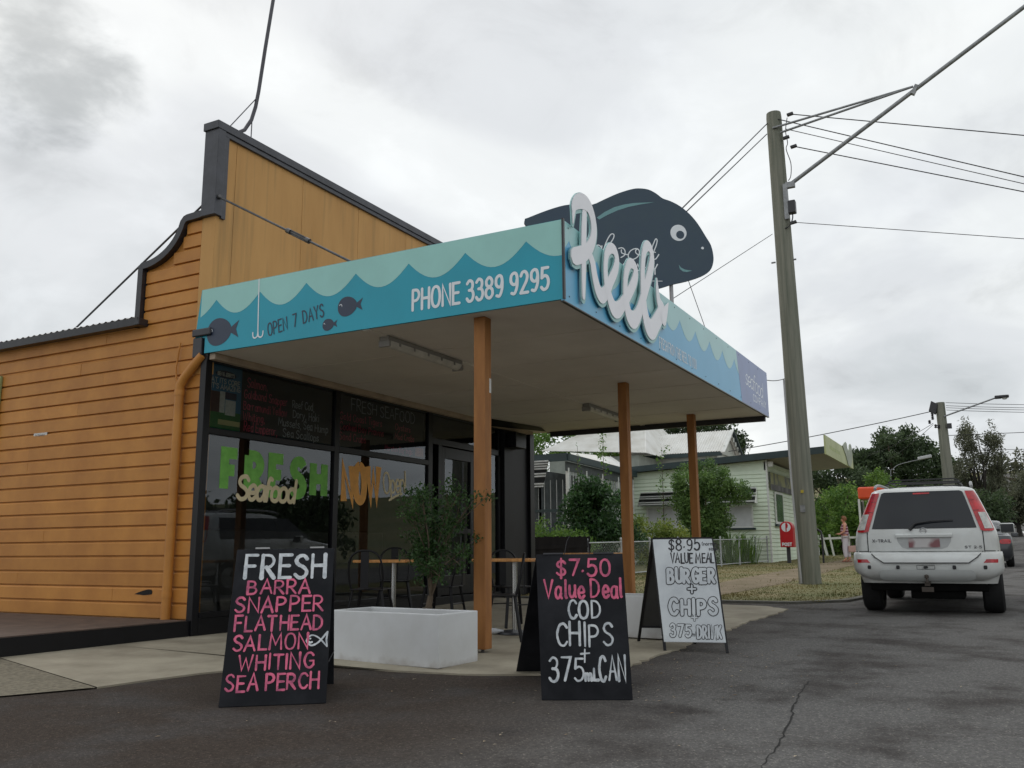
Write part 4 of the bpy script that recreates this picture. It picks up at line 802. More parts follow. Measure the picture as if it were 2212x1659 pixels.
def outl(part, t, u0, u1, v, h, w1, w2):
    s = T(t, u0, u1, v, h, gap=.34); b = MB(); strokes(b, s, w1, o3, U, V, Nn, .009, .0001); b.build('outline_lettering', INK, part)
    b = MB(); strokes(b, s, w2, o3, U, V, Nn, .0104, .0001); b.build('letter_fill', WBRD, part)
outl(pn, 'BURGER', .08*wd, .84*wd, .60*k, .115*k, .044, .029); outl(pn, '+', .41*wd, .52*wd, .49*k, .11*k, .036, .0155); outl(pn, 'CHIPS', .10*wd, .86*wd, .325*k, .13*k, .044, .029)
outl(pn, '+', .46*wd, .54*wd, .255*k, .08*k, .022, .014); outl(pn, '375', .10*wd, .42*wd, .135*k, .10*k, .030, .0185); outl(pn, 'DRINK', .54*wd, .91*wd, .12*k, .10*k, .030, .0185)
lines(pn, o3, U, V, Nn, [('ml_lettering', INK, T('ml', .45*wd, .51*wd, .135*k, .035*k), .004)])
# ================================================================== planters
PLW = mat('planter_white', lin((214, 216, 218)), rough=.55, col2=lin((202, 203, 203)), scale=2.2, bump=.04)
n, l, b = nodes_of(PLW); t_ = n.new('ShaderNodeTexCoord'); s_ = n.new('ShaderNodeSeparateXYZ'); l.new(t_.outputs['Object'], s_.inputs[0]); k_ = n.new('ShaderNodeTexNoise'); k_.inputs['Scale'].default_value = 9; k_.inputs['Detail'].default_value = 7; l.new(t_.outputs['Object'], k_.inputs['Vector'])
a_ = n.new('ShaderNodeMath'); a_.operation = 'MULTIPLY_ADD'; a_.inputs[1].default_value = -.22; l.new(k_.outputs['Fac'], a_.inputs[0]); l.new(s_.outputs[2], a_.inputs[2])
q_ = n.new('ShaderNodeMapRange'); q_.inputs[1].default_value = -.05; q_.inputs[2].default_value = -.13; q_.inputs[4].default_value = .32; l.new(a_.outputs[0], q_.inputs[0])
x_ = n.new('ShaderNodeMix'); x_.data_type = 'RGBA'; l.new(q_.outputs[0], x_.inputs[0]); l.new(b.inputs['Base Color'].links[0].from_socket, x_.inputs[6]); x_.inputs[7].default_value = (*lin((124, 104, 82)), 1); l.new(x_.outputs[2], b.inputs['Base Color'])
SOIL = mat('soil', (.03, .022, .016), rough=.95, var=.4, scale=20)
def planter(label, c, U, l, wd, h):
    U = Vector(U).normalized(); V = Vector((-U.y, U.x, 0)); c = Vector(c); th = thing('planter_box', label, 'planter', tuple(c), math.atan2(U.y, U.x), group='white planters under the awning')
    Z = Vector((0, 0, 1)); w_ = .028; b = MB()
    o = [(-l/2, -wd/2), (l/2, -wd/2), (l/2, wd/2), (-l/2, wd/2)]; i_ = [(-l/2+w_, -wd/2+w_), (l/2-w_, -wd/2+w_), (l/2-w_, wd/2-w_), (-l/2+w_, wd/2-w_)]
    P = lambda q, z: c+U*q[0]+V*q[1]+Z*z
    vs = [P(q, 0) for q in o]+[P(q, h) for q in o]+[P(q, h) for q in i_]+[P(q, h*.4) for q in i_]
    fs = [(3, 2, 1, 0)]+[(k, (k+1) % 4, 4+(k+1) % 4, 4+k) for k in range(4)]+[(4+k, 4+(k+1) % 4, 8+(k+1) % 4, 8+k) for k in range(4)]+[(8+k, 8+(k+1) % 4, 12+(k+1) % 4, 12+k) for k in range(4)]
    b.add(vs, fs); b.build('tub', PLW, th, bevel=.008)
    b = MB(); b.add([P(q, h*.82) for q in i_], [(0, 1, 2, 3)]); b.build('soil', SOIL, th); return th
# near planter: corners (6.386,5.188) (6.245,3.862) (6.778,3.984)
planter('white planter box holding a leafy shrub, at the edge of the bitumen', (6.59, 4.62, .072), (-.125, -1.326, 0), 1.22, .54, .425)
planter('white planter box half hidden behind the white sandwich board', (9.15, 3.42, .115), (-.1, -1.2, 0), .95, .48, .42)
# ================================================================== cafe tables and chairs
TOP = mat('table_timber', lin((206, 150, 84)), rough=.45, col2=lin((170, 112, 58)), scale=3, stretch=(1, 8, 1))
CHM = mat('chrome_leg', (.5, .5, .5), rough=.25, metal=1, var=.1)
def table(label, x, y, z0, h, rz, s=.70):
    th = thing('cafe_table', label, 'table', (x, y, z0), rz, group='timber topped cafe tables')
    b = MB(); b.box(-s/2, s/2, -s/2, s/2, h-.032, h); b.build('table_top', TOP, th, bevel=.006, local=True)
    b = MB(); b.tube([(0, 0, .03), (0, 0, h-.03)], .032, 12); b.build('column', CHM, th, smooth=40, local=True)
    b = MB(); b.lathe([(0, .04), (.06, .038), (.20, .02), (.21, 0), (0, 0)], (0, 0, 0), n=24); b.build('base', BLK, th, smooth=40, local=True); return th
table('timber topped cafe table behind the leafy shrub, near the window', 8.85, 6.35, backz(8.85)-.02, .795, .1)
table('timber topped cafe table just right of the nearest orange post', 8.85, 4.72, zg(8.85)+.03, .80, .05)
table('timber topped cafe table behind the second orange post', 11.55, 4.95, zg(11.5)+.04, .80, .05)
CHR = mat('chair_black_steel', (.010, .010, .012), rough=.4, var=.2, spec=.25)
def chair(label, x, y, z0, rz, proto=None):
    if proto:
        c = copy_tree(proto, None, (x, y, z0), rz); c['label'] = label; return c
    th = thing('metal_chair', label, 'chair', (x, y, z0), rz, group='black metal cafe chairs')
    b = MB(); b.box(-.19, .19, -.19, .18, .44, .455); b.build('seat', CHR, th, bevel=.012, local=True)
    for sx in (-1, 1):
        for sy in (-1, 1):
            b = MB(); b.add([], []); p, q = (sx*.16, sy*.155, .445), (sx*.235, sy*.22, 0)
            b.bar(p, q, .034, .022, up=(sx, sy, 0)); b.build('leg', CHR, th, bevel=.006, local=True)
    for (p, q) in (((-.19, -.185, .25), (.19, -.185, .25)), ((-.19, .185, .25), (.19, .185, .25))):
        b = MB(); b.tube([p, q], .008, 6); b.build('stretcher', CHR, th, local=True)
    b = MB(); pts = catmull([(-.17, -.17, .45), (-.19, -.215, .62), (-.165, -.245, .78), (-.09, -.255, .85), (0, -.258, .865), (.09, -.255, .85), (.165, -.245, .78), (.19, -.215, .62), (.17, -.17, .45)], 4)
    b.tube(pts, .012, 8); b.build('back_frame', CHR, th, smooth=60, local=True)
    b = MB(); b.box(-.045, .045, -.262, -.25, .46, .86); b.build('back_slat', CHR, th, local=True); return th
ch0 = chair('black metal chair between the near post and the cod chalkboard', 8.2, 4.55, zg(8.2)+.03, .5)
for i, (x, y, a, lb) in enumerate([(9.35, 5.0, 2.6, 'black metal chair tucked behind the table by the near post'), (8.15, 6.15, -1.2, 'black metal chair left of the window table'), (9.5, 6.8, 2.2, 'black metal chair right of the window table beside the glass'), (9.0, 5.75, 0.2, 'black metal chair with its back to the shrub at window table'), (7.9, 7.1, -.8, 'black metal chair close against the shop glass behind the FRESH board')]):
    chair(lb, x, y, zg(x)+.03+.02*(y-4), a, ch0)
# bottle and rag left on the slab beside the chair legs
b = MB(); b.lathe([(0, 0), (.03, 0), (.032, .01), (.032, .15), (.02, .19), (.013, .21), (.013, .235), (0, .235)], (8.62, 5.0, zg(8.6)+.065), (.3, -.95, .02), 14)
tag(b.build('plastic_bottle', mat('clear_plastic', (.5, .52, .55), rough=.15, var=.1), smooth=40), 'clear plastic bottle lying on the slab beside black chair legs', 'bottle')
# ================================================================== power poles and wires
POLE = mat('treated_pole', lin((142, 141, 130)), rough=.9, col2=lin((102, 107, 96)), scale=2.2, stretch=(7, 7, .28), bump=.7, bscale=9, spec=.2, lo=.3, hi=.7)
GALV = mat('galvanised', (.30, .31, .32), rough=.5, metal=.5, var=.25, scale=9)
DKI = mat('insulator_dark', (.03, .03, .035), rough=.4, var=.2)
WIRE = mat('wire_black', (.018, .018, .02), rough=.6, var=0)
px, py = 19.63, 3.50; pz = zg(px)+.05
pl = thing('power_pole', 'weathered grey-green timber power pole with long lamp arm on the verge', 'power pole', (px, py, pz))
lean = lambda z: Vector((px-.0*z, py+.011*(z-pz), z))
b = MB(); zs = [pz-.1, pz+.02, pz+.5, 2, 4, 6, 8, 9.5, 10.75, 10.86]; rs = [.235, .23, .222, .215, .207, .198, .186, .178, .170, .160]
b.tube([lean(z) for z in zs], rs, 20); b.build('shaft', POLE, pl, smooth=50)
b = MB(); b.tube([(px-.205, py+.14, pz), (px-.19, py+.215, 2.5), (px-.18, py+.235, 4.6)], .022, 8); b.build('conduit', mat('conduit_white', (.42, .43, .44), rough=.5, var=.15), pl, smooth=50)
A0, A1 = Vector((19.5, 3.40, 8.98)), Vector((19.5, -2.9, 12.68))
b = MB(); b.tube([A0, A1], .045, 10); b.build('lamp_arm', GALV, pl, smooth=50)
b = MB(); b.obox((19.49, 3.33, 9.0), (.05, 0, 0), (0, .10, 0), (0, 0, .07)); b.obox((19.46, 3.44, 8.62), (.03, 0, 0), (0, .05, 0), (0, 0, .42)); b.build('arm_bracket', GALV, pl, bevel=.01)
cl = A0.lerp(A1, .437)
for p in ((19.44, 3.62, 10.42), (19.44, 3.46, 10.27)):
    b = MB(); b.tube([p, tuple(cl+Vector((-.03, .02, .07)))], .026, 8); b.build('brace', GALV, pl, smooth=50)
b = MB(); b.obox(cl, (.06, 0, 0), (0, .03, .02), (0, -.05, .09)); b.build('brace_clamp', GALV, pl)
b = MB(); b.box(19.40, 19.56, 3.24, 3.40, 8.32, 8.62); b.build('fuse_box', DKI, pl, bevel=.02)
b = MB(); b.tube(catmull([(19.48, 3.32, 8.32), (19.48, 3.33, 8.2), (19.47, 3.40, 8.05), (19.46, 3.5, 8.0)], 4), .014, 6); b.build('fuse_lead', DKI, pl)
b = MB(); b.tube(catmull([(19.5, 3.3, 10.62), (19.48, 3.35, 10.3), (19.46, 3.32, 10.0), (19.46, 3.36, 9.85), (19.46, 3.28, 9.5), (19.46, 3.30, 9.2), (19.46, 3.36, 9.1)], 4), .010, 6); b.build('jumper_lead', DKI, pl)
for p in ((19.5, 3.23, 10.69), (19.5, 3.2, 9.90), (19.5, 3.35, 10.15), (19.5, 3.32, 8.12)):
    b = MB(); b.obox(p, (.04, 0, 0), (0, .07, -.01), (0, .006, .03)); b.build('strain_clamp', DKI, pl, bevel=.01)
for y_ in (3.78, 3.42): 
    b = MB(); b.tube([(19.6, y_, 7.3), (19.6, y_+(.09 if y_ > 3.6 else -.09), 7.3)], .02, 8); b.build('step_bolt', GALV, pl)
b = MB(); b.box(19.395, 19.402, 3.46, 3.56, 1.75, 1.90); b.build('pole_tag', GALV, pl)
b = MB(); b.box(19.396, 19.403, 3.47, 3.53, 2.15, 2.21); b.build('pole_tag', mat('tag_yellow', lin((190, 170, 60)), var=.1), pl)
def wire(label, pts, r=.011, sag=0., n=14):
    pts = [Vector(p) for p in pts]; P = []
    for i in range(n+1): 
        q = pts[0].lerp(pts[-1], i/n); q.z -= sag*4*(i/n)*(1-i/n); P.append(q)
    b = MB(); b.tube(P, r, 5, cap=False); return tag(b.build('overhead_wire', WIRE, None, smooth=80), label, 'wire', 'overhead wires')
def ext(p, q, t): p, q = Vector(p), Vector(q); return tuple(p+(q-p)*t)
wire('topmost wire leaving the near pole across the street to the right', [(19.5, 3.22, 10.69), ext((19.5, 3.22, 10.69), (20.2, -1.27, 9.40), 2.2)], .012)
wire('second wire leaving the near pole across the street to the right', [(19.5, 3.55, 10.66), ext((19.5, 3.55, 10.66), (20.2, -1.19, 8.50), 2.2)], .012)
wire('third wire leaving the near pole across the street to the right', [(19.5, 3.35, 10.36), ext((19.5, 3.35, 10.36), (20.2, -1.18, 8.35), 2.2)], .009)
wire('fourth wire leaving the near pole, just under the lamp arm', [(19.5, 3.15, 9.88), ext((19.5, 3.15, 9.88), (20.2, -1.16, 8.18), 2.2)], .012)
wire('lone lower wire leaving the near pole to the right', [(19.5, 3.3, 8.12), ext((19.5, 3.3, 8.12), (20.2, -1.07, 7.18), 2.2)], .008)
wire('upper of two service wires falling from the near pole behind the fish', [(19.55, 3.75, 10.62), ext((19.55, 3.75, 10.62), (14.0, 4.2, 6.69), 1.45)], .012)
wire('lower of two service wires falling from the near pole behind the fish', [(19.55, 3.78, 10.36), ext((19.55, 3.78, 10.36), (14.0, 4.10, 6.64), 1.45)], .011)
wire('thin cable from the near pole down to the awning roof', [(19.55, 3.8, 7.95), ext((19.55, 3.8, 7.95), (14.0, 4.36, 5.17), 1.38)], .007)
# second pole up the street
qx, qy = 38., 1.45; qz = zg(qx)+.05
p2 = thing('power_pole', 'distant timber power pole with street lamp behind the white car', 'power pole', (qx, qy, qz))
b = MB(); b.tube([(qx, qy-.12, qz), (qx, qy-.04, 3.5), (qx, qy, 6.55)], [.23, .20, .165], 16); b.build('shaft', POLE, p2, smooth=50)
b = MB(); b.tube([(qx-.15, qy-.1, 5.98), (qx-.15, -.46, 6.55)], .03, 8); b.build('lamp_arm', GALV, p2, smooth=50)
b = MB(); b.obox((qx-.15, -.55, 6.57), (.09, 0, 0), (0, .12, 0), (0, 0, .06)); b.obox((qx-.15, -.74, 6.58), (.11, 0, 0), (0, .17, 0), (0, 0, .05)); lm = b.build('lamp_head', DKI, p2, bevel=.03)
b = MB(); b.lathe([(0, -.06), (.07, -.045), (.1, 0)], (qx-.15, -.76, 6.52), (0, 0, 1), 12); b.build('lamp_lens', mat('lens', (.6, .62, .62), rough=.2, var=0), lm)
b = MB(); b.obox((qx-.1, qy+.24, 6.35), (.08, 0, 0), (0, .12, .08), (0, -.06, .2)); b.build('transformer', DKI, p2, bevel=.03)
for i, (dy, z) in enumerate(((.3, 6.1), (.42, 5.8), (.22, 5.62), (.12, 5.6), (.30, 5.95))):
    b = MB(); b.lathe([(.03, -.07), (.06, -.03), (.03, 0), (.06, .04), (.02, .08)], (qx-.15, qy+dy, z), (0, 0, 1), 8); b.build('insulator', DKI, p2)
b = MB(); b.box(qx-.2, qx-.1, qy-.34, qy-.18, 5.5, 5.7); b.build('fuse_box', DKI, p2)
for i, z in enumerate((6.42, 6.30, 6.22, 6.13)):
    wire(['topmost of four parallel wires right of the distant pole', 'second of four parallel wires right of the distant pole', 'third of four parallel wires right of the distant pole', 'lowest of four parallel wires right of the distant pole'][i], [(qx-.1, qy-.2, z+.1), (qx, -2.6, z-.30)], .010, .02)
wire('wire above the airy tree, level with the distant pole middle', [(qx, qy-.2, 5.25), (qx, -2.6, 5.17)], .012)
wire('faint lower wire running right through the airy tree', [(qx+2, .6, 4.82), (qx+2, -2.6, 4.72)], .010)
wire('heavy wire from the distant pole down to the green shop roof', [(qx-.1, qy+.3, 6.22), (34.5, 8.9, 4.75)], .016, .06)
wire('thin wire from the distant pole dipping behind the dark round tree', [(qx-.1, qy+.3, 5.75), (44, 4.9, 5.2)], .010, .1)
wire('service wire sloping from the distant pole into the trees', [(qx-.1, qy+.3, 5.7), (46, 4.5, 5.0)], .009, .1)
wire('short twisted service wire at the far awning end', [(15.43, 3.4, 3.93), (19.45, 3.72, 4.62)], .008, .05)
# street lamp on the far side of the hedge
sx_, sy_ = 64., 5.05; s3 = thing('street_lamp', 'pale street lamp on a curved arm before the dark round tree', 'street lamp', (sx_, sy_, zg(sx_)))
b = MB(); b.tube(catmull([(sx_, sy_+.75, zg(sx_)), (sx_, sy_+.75, 5.6), (sx_, sy_+.55, 6.15), (sx_, sy_+.1, 6.45), (sx_, sy_-1.1, 6.70)], 5), .022, 8); b.build('lamp_post', GALV, s3, smooth=60)
b = MB(); b.obox((sx_, sy_-1.4, 6.82), (.15, 0, 0), (0, .42, -.07), (0, .01, .10)); b.build('lamp_head', mat('lamp_white', (.55, .56, .56), rough=.4, var=.1), s3, bevel=.04)
# ================================================================== pale green corner shop
GRNW = mat('green_board_paint', lin((224, 236, 216)), rough=.6, col2=lin((208, 222, 200)), scale=1.5)
WHT = mat('white_trim_paint', lin((216, 218, 214)), rough=.5, var=.12, scale=3)
DKG = mat('dark_green_trim', lin((38, 56, 58)), rough=.5, var=.2)
IRON = mat('white_roof_iron', lin((226, 226, 222)), rough=.5, col2=lin((202, 200, 192)), scale=1.2, lo=.4, hi=.75)
DKP = mat('dark_pane', (.03, .035, .04), rough=.12, var=.1)
BLIND = mat('blind_white', lin((200, 202, 204)), rough=.6, var=.08)
XG, YG = 34.67, 7.50; zb0 = zg(XG)+.02
gs = thing('green_shop', 'pale green weatherboard corner shop with flat roof and striped window hoods', 'shop', (XG, YG, zb0))
b = MB(); b.prism([(YG+.03, zb0), (14.5, zb0), (14.5, 4.02), (YG+.03, 4.36)], (XG+.03, 0, 0), (0, 1, 0), (0, 0, 1), (1, 0, 0), 0, .1)
b.box(XG+.03, 42., YG+.03, YG+.12, zb0, 4.3); b.box(41.9, 42.0, YG, 14.5, zb0, 4.0); gw = b.build('wall', GRNW, gs)
PR2 = [(.0, .0), (.028, 0), (.030, .012), (.004, .140), (-.01, .140), (-.01, 0)]
def boards(parent, m, horiz, x, y0, y1, z0, z1, step=.152, nm='weatherboard', skip=None):
    z = z0; n = len(PR2); base = None
    while z < z1:
        if base is None:
            b = MB()
            if horiz == 'Y': vs = [(x-p[0], y, z+p[1]) for y in (y0, y1) for p in PR2]
            else: vs = [(y, x-p[0], z+p[1]) for y in (y1, y0) for p in PR2]
            b.add(vs, [tuple(range(n)), tuple(range(2*n-1, n-1, -1))]+[(i, n+i, n+(i+1) % n, (i+1) % n) for i in range(n)])
            base = b.build(nm, m, parent); z0_ = z
        else:
            c = base.copy(); COL.objects.link(c); c.parent = parent; c.location = (0, 0, z-z0_); WM[c.name] = WM[parent.name]
        z += step
boards(gw, GRNW, 'Y', XG+.03, YG+.05, 14.5, zb0, 3.95); boards(gw, GRNW, 'X', YG+.03, XG+.05, 42.0, zb0, 4.15)
b = MB(); b.box(XG-.005, XG+.09, YG-.005, YG+.055, zb0, 4.36); b.build('corner_trim', WHT, gs)
# roof: skillion falling to the back, awning out over the footpath
b = MB(); b.prism([(5.30, 4.46), (14.6, 4.02), (14.6, 4.25), (5.30, 4.72)], (XG-.35, 0, 0), (0, 1, 0), (0, 0, 1), (1, 0, 0), 0, .06); b.build('roof_fascia', DKG, gs)
b = MB(); b.add([(XG-.29, 5.32, 4.50), (41.5, 5.32, 4.50), (41.5, 14.6, 4.06), (XG-.29, 14.6, 4.06)], [(3, 2, 1, 0)]); b.add([(XG-.29, 5.32, 4.70), (41.5, 5.32, 4.70), (41.5, 14.6, 4.24), (XG-.29, 14.6, 4.24)], [(0, 1, 2, 3)]); b.build('roof', mat('awning_soffit', (.40, .37, .33), rough=.7, var=.1), gs)
b = MB(); b.box(XG-.35, 41.5, 5.24, 5.30, 4.42, 5.14); sgn = b.build('awning_sign', mat('lime_sign', lin((186, 192, 146)), rough=.5, col2=lin((168, 176, 124)), scale=2), gs)
b = MB(); b.prism([(38.5, 5.15), (39.0, 5.30), (39.4, 5.40), (39.7, 5.36), (39.85, 5.15), (40.2, 5.05), (40.5, 5.38), (40.8, 5.46), (41.1, 5.4), (41.25, 5.1), (41.0, 4.7), (40.4, 4.44), (39.8, 4.44), (39.3, 4.8)], (0, 5.24, 0), (1, 0, 0), (0, 0, 1), (0, -1, 0), .0, .03); b.build('rabbit_ears', mat('ear_grey', lin((160, 168, 150)), rough=.5, var=.15, scale=2), sgn)
b = MB(); strokes(b, layout('BUNNYS', 35.2, 4.66, .30, width=2.6), .05, (0, 5.24, 0), (1, 0, 0), (0, 0, 1), (0, -1, 0), .004) if False else b.box(35.2, 37.8, 5.236, 5.239, 4.70, 4.84); b.build('faded_print', mat('faded_grey', lin((150, 160, 120)), rough=.6, col2=lin((178, 190, 126)), scale=3), sgn)
def win(parent, x, y0, y1, z0, z1, blind=True):
    b = MB(); b.box(x-.05, x-.01, y0, y1, z0, z0+.06); b.box(x-.05, x-.01, y0, y1, z1-.06, z1); b.box(x-.05, x-.01, y0, y0+.06, z0+.06, z1-.06); b.box(x-.05, x-.01, y1-.06, y1, z0+.06, z1-.06); f = b.build('window', WHT, parent)
    b = MB(); b.box(x-.025, x-.012, y0+.06, y1-.06, z0+.06, z1-.06); b.build('pane', BLIND if blind else DKP, f)
    b = MB(); b.box(x-.09, x-.01, y0-.08, y1+.08, z0-.07, z0-.002); b.build('sill', DKG, f); return f
win(gs, XG, 8.12, 9.62, 1.80, 2.66); win(gs, XG, 10.98, 12.4, 1.80, 2.70)
b = MB(); b.box(XG-.045, XG-.02, 11.0, 11.10, 1.86, 2.64); b.build('mullion', WHT, gs)
HB = mat('hood_black', (.018, .02, .022), rough=.4, var=.1); HW = mat('hood_white', lin((244, 245, 244)), rough=.4, var=.08)
def hood(parent, x, y0, y1, zt, zb, out, pat, nm='window_hood', cheeks=True):
    "striped sheet-metal window hood: strips run across, side cheeks close it"
    pat = [q for c in pat for q in ((1, 1, 0) if c else (0, 0, 0))]; n = len(pat); o = None
    for i, c in enumerate(pat):
        t0, t1 = i/n, (i+1)/n; b = MB()
        p0, p1 = (x-.03-out*t0, zt+(zb-zt)*t0), (x-.03-out*t1, zt+(zb-zt)*t1)
        b.add([(p0[0]-.012, y0, p0[1]), (p0[0]-.012, y1, p0[1]), (p1[0]+.0, y1, p1[1]-.0), (p1[0], y0, p1[1])], [(0, 1, 2, 3), (3, 2, 1, 0)])
        b.add([(p1[0], y0, p1[1]), (p1[0], y1, p1[1]), (p1[0]-.03, y1, p1[1]+.012), (p1[0]-.03, y0, p1[1]+.012)], [(0, 1, 2, 3)])
        if o is None: o = b.build(nm, HW if c else HB, parent)
        else: b.build('hood_strip', HW if c else HB, o)
    for y in (y0, y1) if cheeks else ():
        b = MB(); b.add([(x-.03, y, zt), (x-.03, y, zb), (x-.03-out, y, zb)], [(0, 1, 2)]); b.build('hood_cheek', HW, o)
hood(gs, XG, 7.93, 9.75, 3.34, 2.72, .45, [1, 0, 1, 1, 0, 1]); hood(gs, XG, 10.95, 12.6, 3.30, 2.72, .45, [1, 0, 1, 1, 0, 1, 1])
# street front: sign panel and window
b = MB(); b.box(XG+.2, 41.5, YG-.06, YG-.01, 3.24, 3.92); sp_ = b.build('wall_sign', mat('mural_sign', lin((150, 150, 96)), rough=.5, col2=lin((74, 78, 72)), scale=1.4, lo=.42, hi=.55), gs)
b = MB(); b.box(XG+.2, 41.5, YG-.064, YG-.0605, 3.24, 3.46); b.build('sign_skirt', mat('mural_grey', lin((120, 118, 120)), col2=lin((60, 60, 62)), scale=2), sp_)
b = MB(); b.box(35.62, 37.1, YG-.05, YG-.01, 1.95, 3.2); f = b.build('window', WHT, gs); b = MB(); b.box(35.75, 36.97, YG-.055, YG-.051, 2.05, 3.12); b.build('pane', mat('green_glass', (.10, .16, .11), rough=.15, var=.4, scale=3), f); b = MB(); b.box(35.5, 37.2, YG-.10, YG-.01, 1.86, 1.945); b.build('sill', DKG, f)
b = MB(); b.obox((XG+.12, YG-.12, 4.2), (.08, 0, 0), (0, .09, 0), (0, 0, .10)); b.build('camera_box', WHT, gs, bevel=.01)
# ================================================================== house with white iron roofs
hs = thing('house', 'white iron-roofed timber house behind garden shrubs with slatted verandah', 'house', (28, 12.8, zg(28)))
def corr(name, quad, m, parent, n=60, amp=.02):
    "corrugated sheet: quad a-b is the eave, d-c the ridge"
    a, b_, c, d = map(Vector, quad); nn = (b_-a).cross(d-a).normalized(); mb = MB(); vs = []
    for k in range(2*n+1):
        t = k/(2*n); off = nn*(amp if k % 2 else -amp); vs += [a.lerp(b_, t)+off, d.lerp(c, t)+off]
    mb.add(vs, [(2*k, 2*k+2, 2*k+3, 2*k+1) for k in range(2*n)]); return mb.build(name, m, parent)
# main hip roof (ridge hidden by the awning)
corr('hip_roof', [(34.5, 17.05, 5.25), (34.5, 12.3, 4.9), (38.5, 13.7, 7.0), (38.5, 15.2, 7.0)], IRON, hs, 80, .016)
corr('hip_roof', [(34.5, 12.3, 4.9), (43.0, 12.3, 4.9), (39.5, 13.7, 7.0), (38.5, 13.7, 7.0)], IRON, hs, 80, .016)
b = MB(); b.box(34.8, 42.6, 12.7, 16.8, zg(36), 4.85); b.build('wall', mat('house_wall', lin((150, 156, 148)), rough=.7, var=.15), hs)
# projecting gable towards the street
corr('gable_roof', [(36.9, 14.2, 5.05), (36.9, 9.75, 5.05), (38.55, 9.75, 6.12), (38.55, 14.2, 6.12)], IRON, hs, 40, .018)
corr('gable_roof', [(40.2, 9.75, 5.05), (40.2, 14.2, 5.05), (38.55, 14.2, 6.12), (38.55, 9.75, 6.12)], IRON, hs, 40, .018)
b = MB(); b.prism([(37.1, 5.0), (40.0, 5.0), (38.55, 5.95)], (0, 10.05, 0), (1, 0, 0), (0, 0, 1), (0, -1, 0), 0, .06); b.box(37.1, 40, 10.06, 14, 3.0, 5.05); b.build('gable_wall', mat('gable_paint', lin((172, 176, 168)), rough=.6, var=.15), hs)
for s in (-1, 1):
    b = MB(); b.bar((38.55+s*1.72, 9.74, 4.98), (38.55, 9.74, 6.12), .05, .16, up=(0, -1, 0)); b.build('bargeboard', DKG if s > 0 else WHT, hs)
b = MB()
for k in range(9):
    t = k/8; b.tube([(38.55-1.3+2.6*t, 9.78, 5.15+.62*(1-abs(2*t-1))), (38.55-1.3+2.6*t, 9.78, 5.32+.66*(1-abs(2*t-1)))], .035, 6)
b.build('gable_fretwork', WHT, hs)
b = MB(); b.box(36.85, 36.95, 9.8, 14.2, 4.86, 5.02); b.build('gutter', DKG, hs)
# low white roof at the far left, verandah roof and gutters
corr('verandah_roof', [(27.8, 19.0, 4.30), (27.8, 14.6, 4.30), (31.5, 16.6, 5.0), (31.5, 19.0, 5.0)], IRON, hs, 80, .010)
corr('verandah_roof', [(28.2, 12.75, 4.22), (34.3, 12.75, 4.12), (34.3, 13.7, 4.78), (31.3, 14.2, 4.72)], IRON, hs, 80, .010)
b = MB(); b.box(27.66, 27.76, 12.7, 19.2, 4.02, 4.28); b.build('verandah_fascia', DKG, hs); b = MB(); b.bar((27.7, 12.66, 4.14), (34.3, 12.66, 4.02), .10, .24); b.build('verandah_fascia', DKG, hs)
b = MB(); b.bar((27.8, 12.8, 3.85), (34.3, 12.8, 3.75), .06, .32); b.build('verandah_beam', mat('beam_grey', (.06, .07, .07), var=.2), hs)
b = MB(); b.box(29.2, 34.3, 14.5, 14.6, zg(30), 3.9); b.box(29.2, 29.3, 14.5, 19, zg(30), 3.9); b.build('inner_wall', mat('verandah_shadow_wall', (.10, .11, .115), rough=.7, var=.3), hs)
b = MB(); b.box(27.9, 34.3, 12.8, 18.5, 1.55, 1.70); b.build('verandah_floor', DKG, hs)
for i, x in enumerate((27.95, 29.5, 31.0, 32.6, 34.2)):
    b = MB(); b.box(x-.05, x+.05, 12.76, 12.86, zg(28), 3.8); b.build('verandah_post', WHT, hs)
for i in range(26):
    x = 28.15+i*.235
    b = MB(); b.box(x, x+.05, 12.79, 12.82, 1.8, 3.7); b.build('slat', mat('slat_white', lin((168, 172, 172)), var=.1), hs)
b = MB(); b.box(27.93, 28.0, 12.85, 18.4, 2.30, 2.40); b.box(27.93, 28.0, 12.85, 18.4, 1.70, 1.78); b.build('side_rail', DKG, hs)
for i in range(22):
    y = 13.0+i*.235; b = MB(); b.tube([(27.95, y, 1.75), (27.95, y, 3.4)], .014, 5); b.build('baluster', MATS['slat_white'], hs)
hood(hs, 27.62, 13.35, 18.2, 4.06, 3.08, .45, [1, 1, 1, 1, 0, 1, 1, 0, 0, 1, 1], cheeks=False)
# ================================================================== fences, post box, phone box
CHN = mat('fence_pipe', lin((176, 180, 182)), rough=.45, metal=.3, var=.15)
fe = thing('chain_link_fence', 'low chain-link fence of silver pipe along the garden front', 'fence', (22, 8.7, zg(22)))
FX = [(20.6, 8.95), (22.4, 8.75), (24.2, 8.6), (26.3, 8.45), (28.2, 8.33), (30.1, 8.2), (31.7, 7.98), (33.2, 7.76), (34.4, 7.6)]
for x, y in FX:
    b = MB(); b.tube([(x, y, zg(x)), (x, y, zg(x)+.98)], .03, 8); p = b.build('post', CHN, fe, smooth=50); b = MB(); b.lathe([(0, .05), (.03, .035), (.038, 0), (.03, -.03)], (x, y, zg(x)+.99), n=10); b.build('post_cap', CHN, p, smooth=50)
for dz in (.92, .10):
    for (x0, y0), (x1, y1) in zip(FX[:-1], FX[1:]):
        b = MB(); b.tube([(x0, y0, zg(x0)+dz), (x1, y1, zg(x1)+dz)], .018, 6); b.build('rail', CHN, fe)
b = MB()
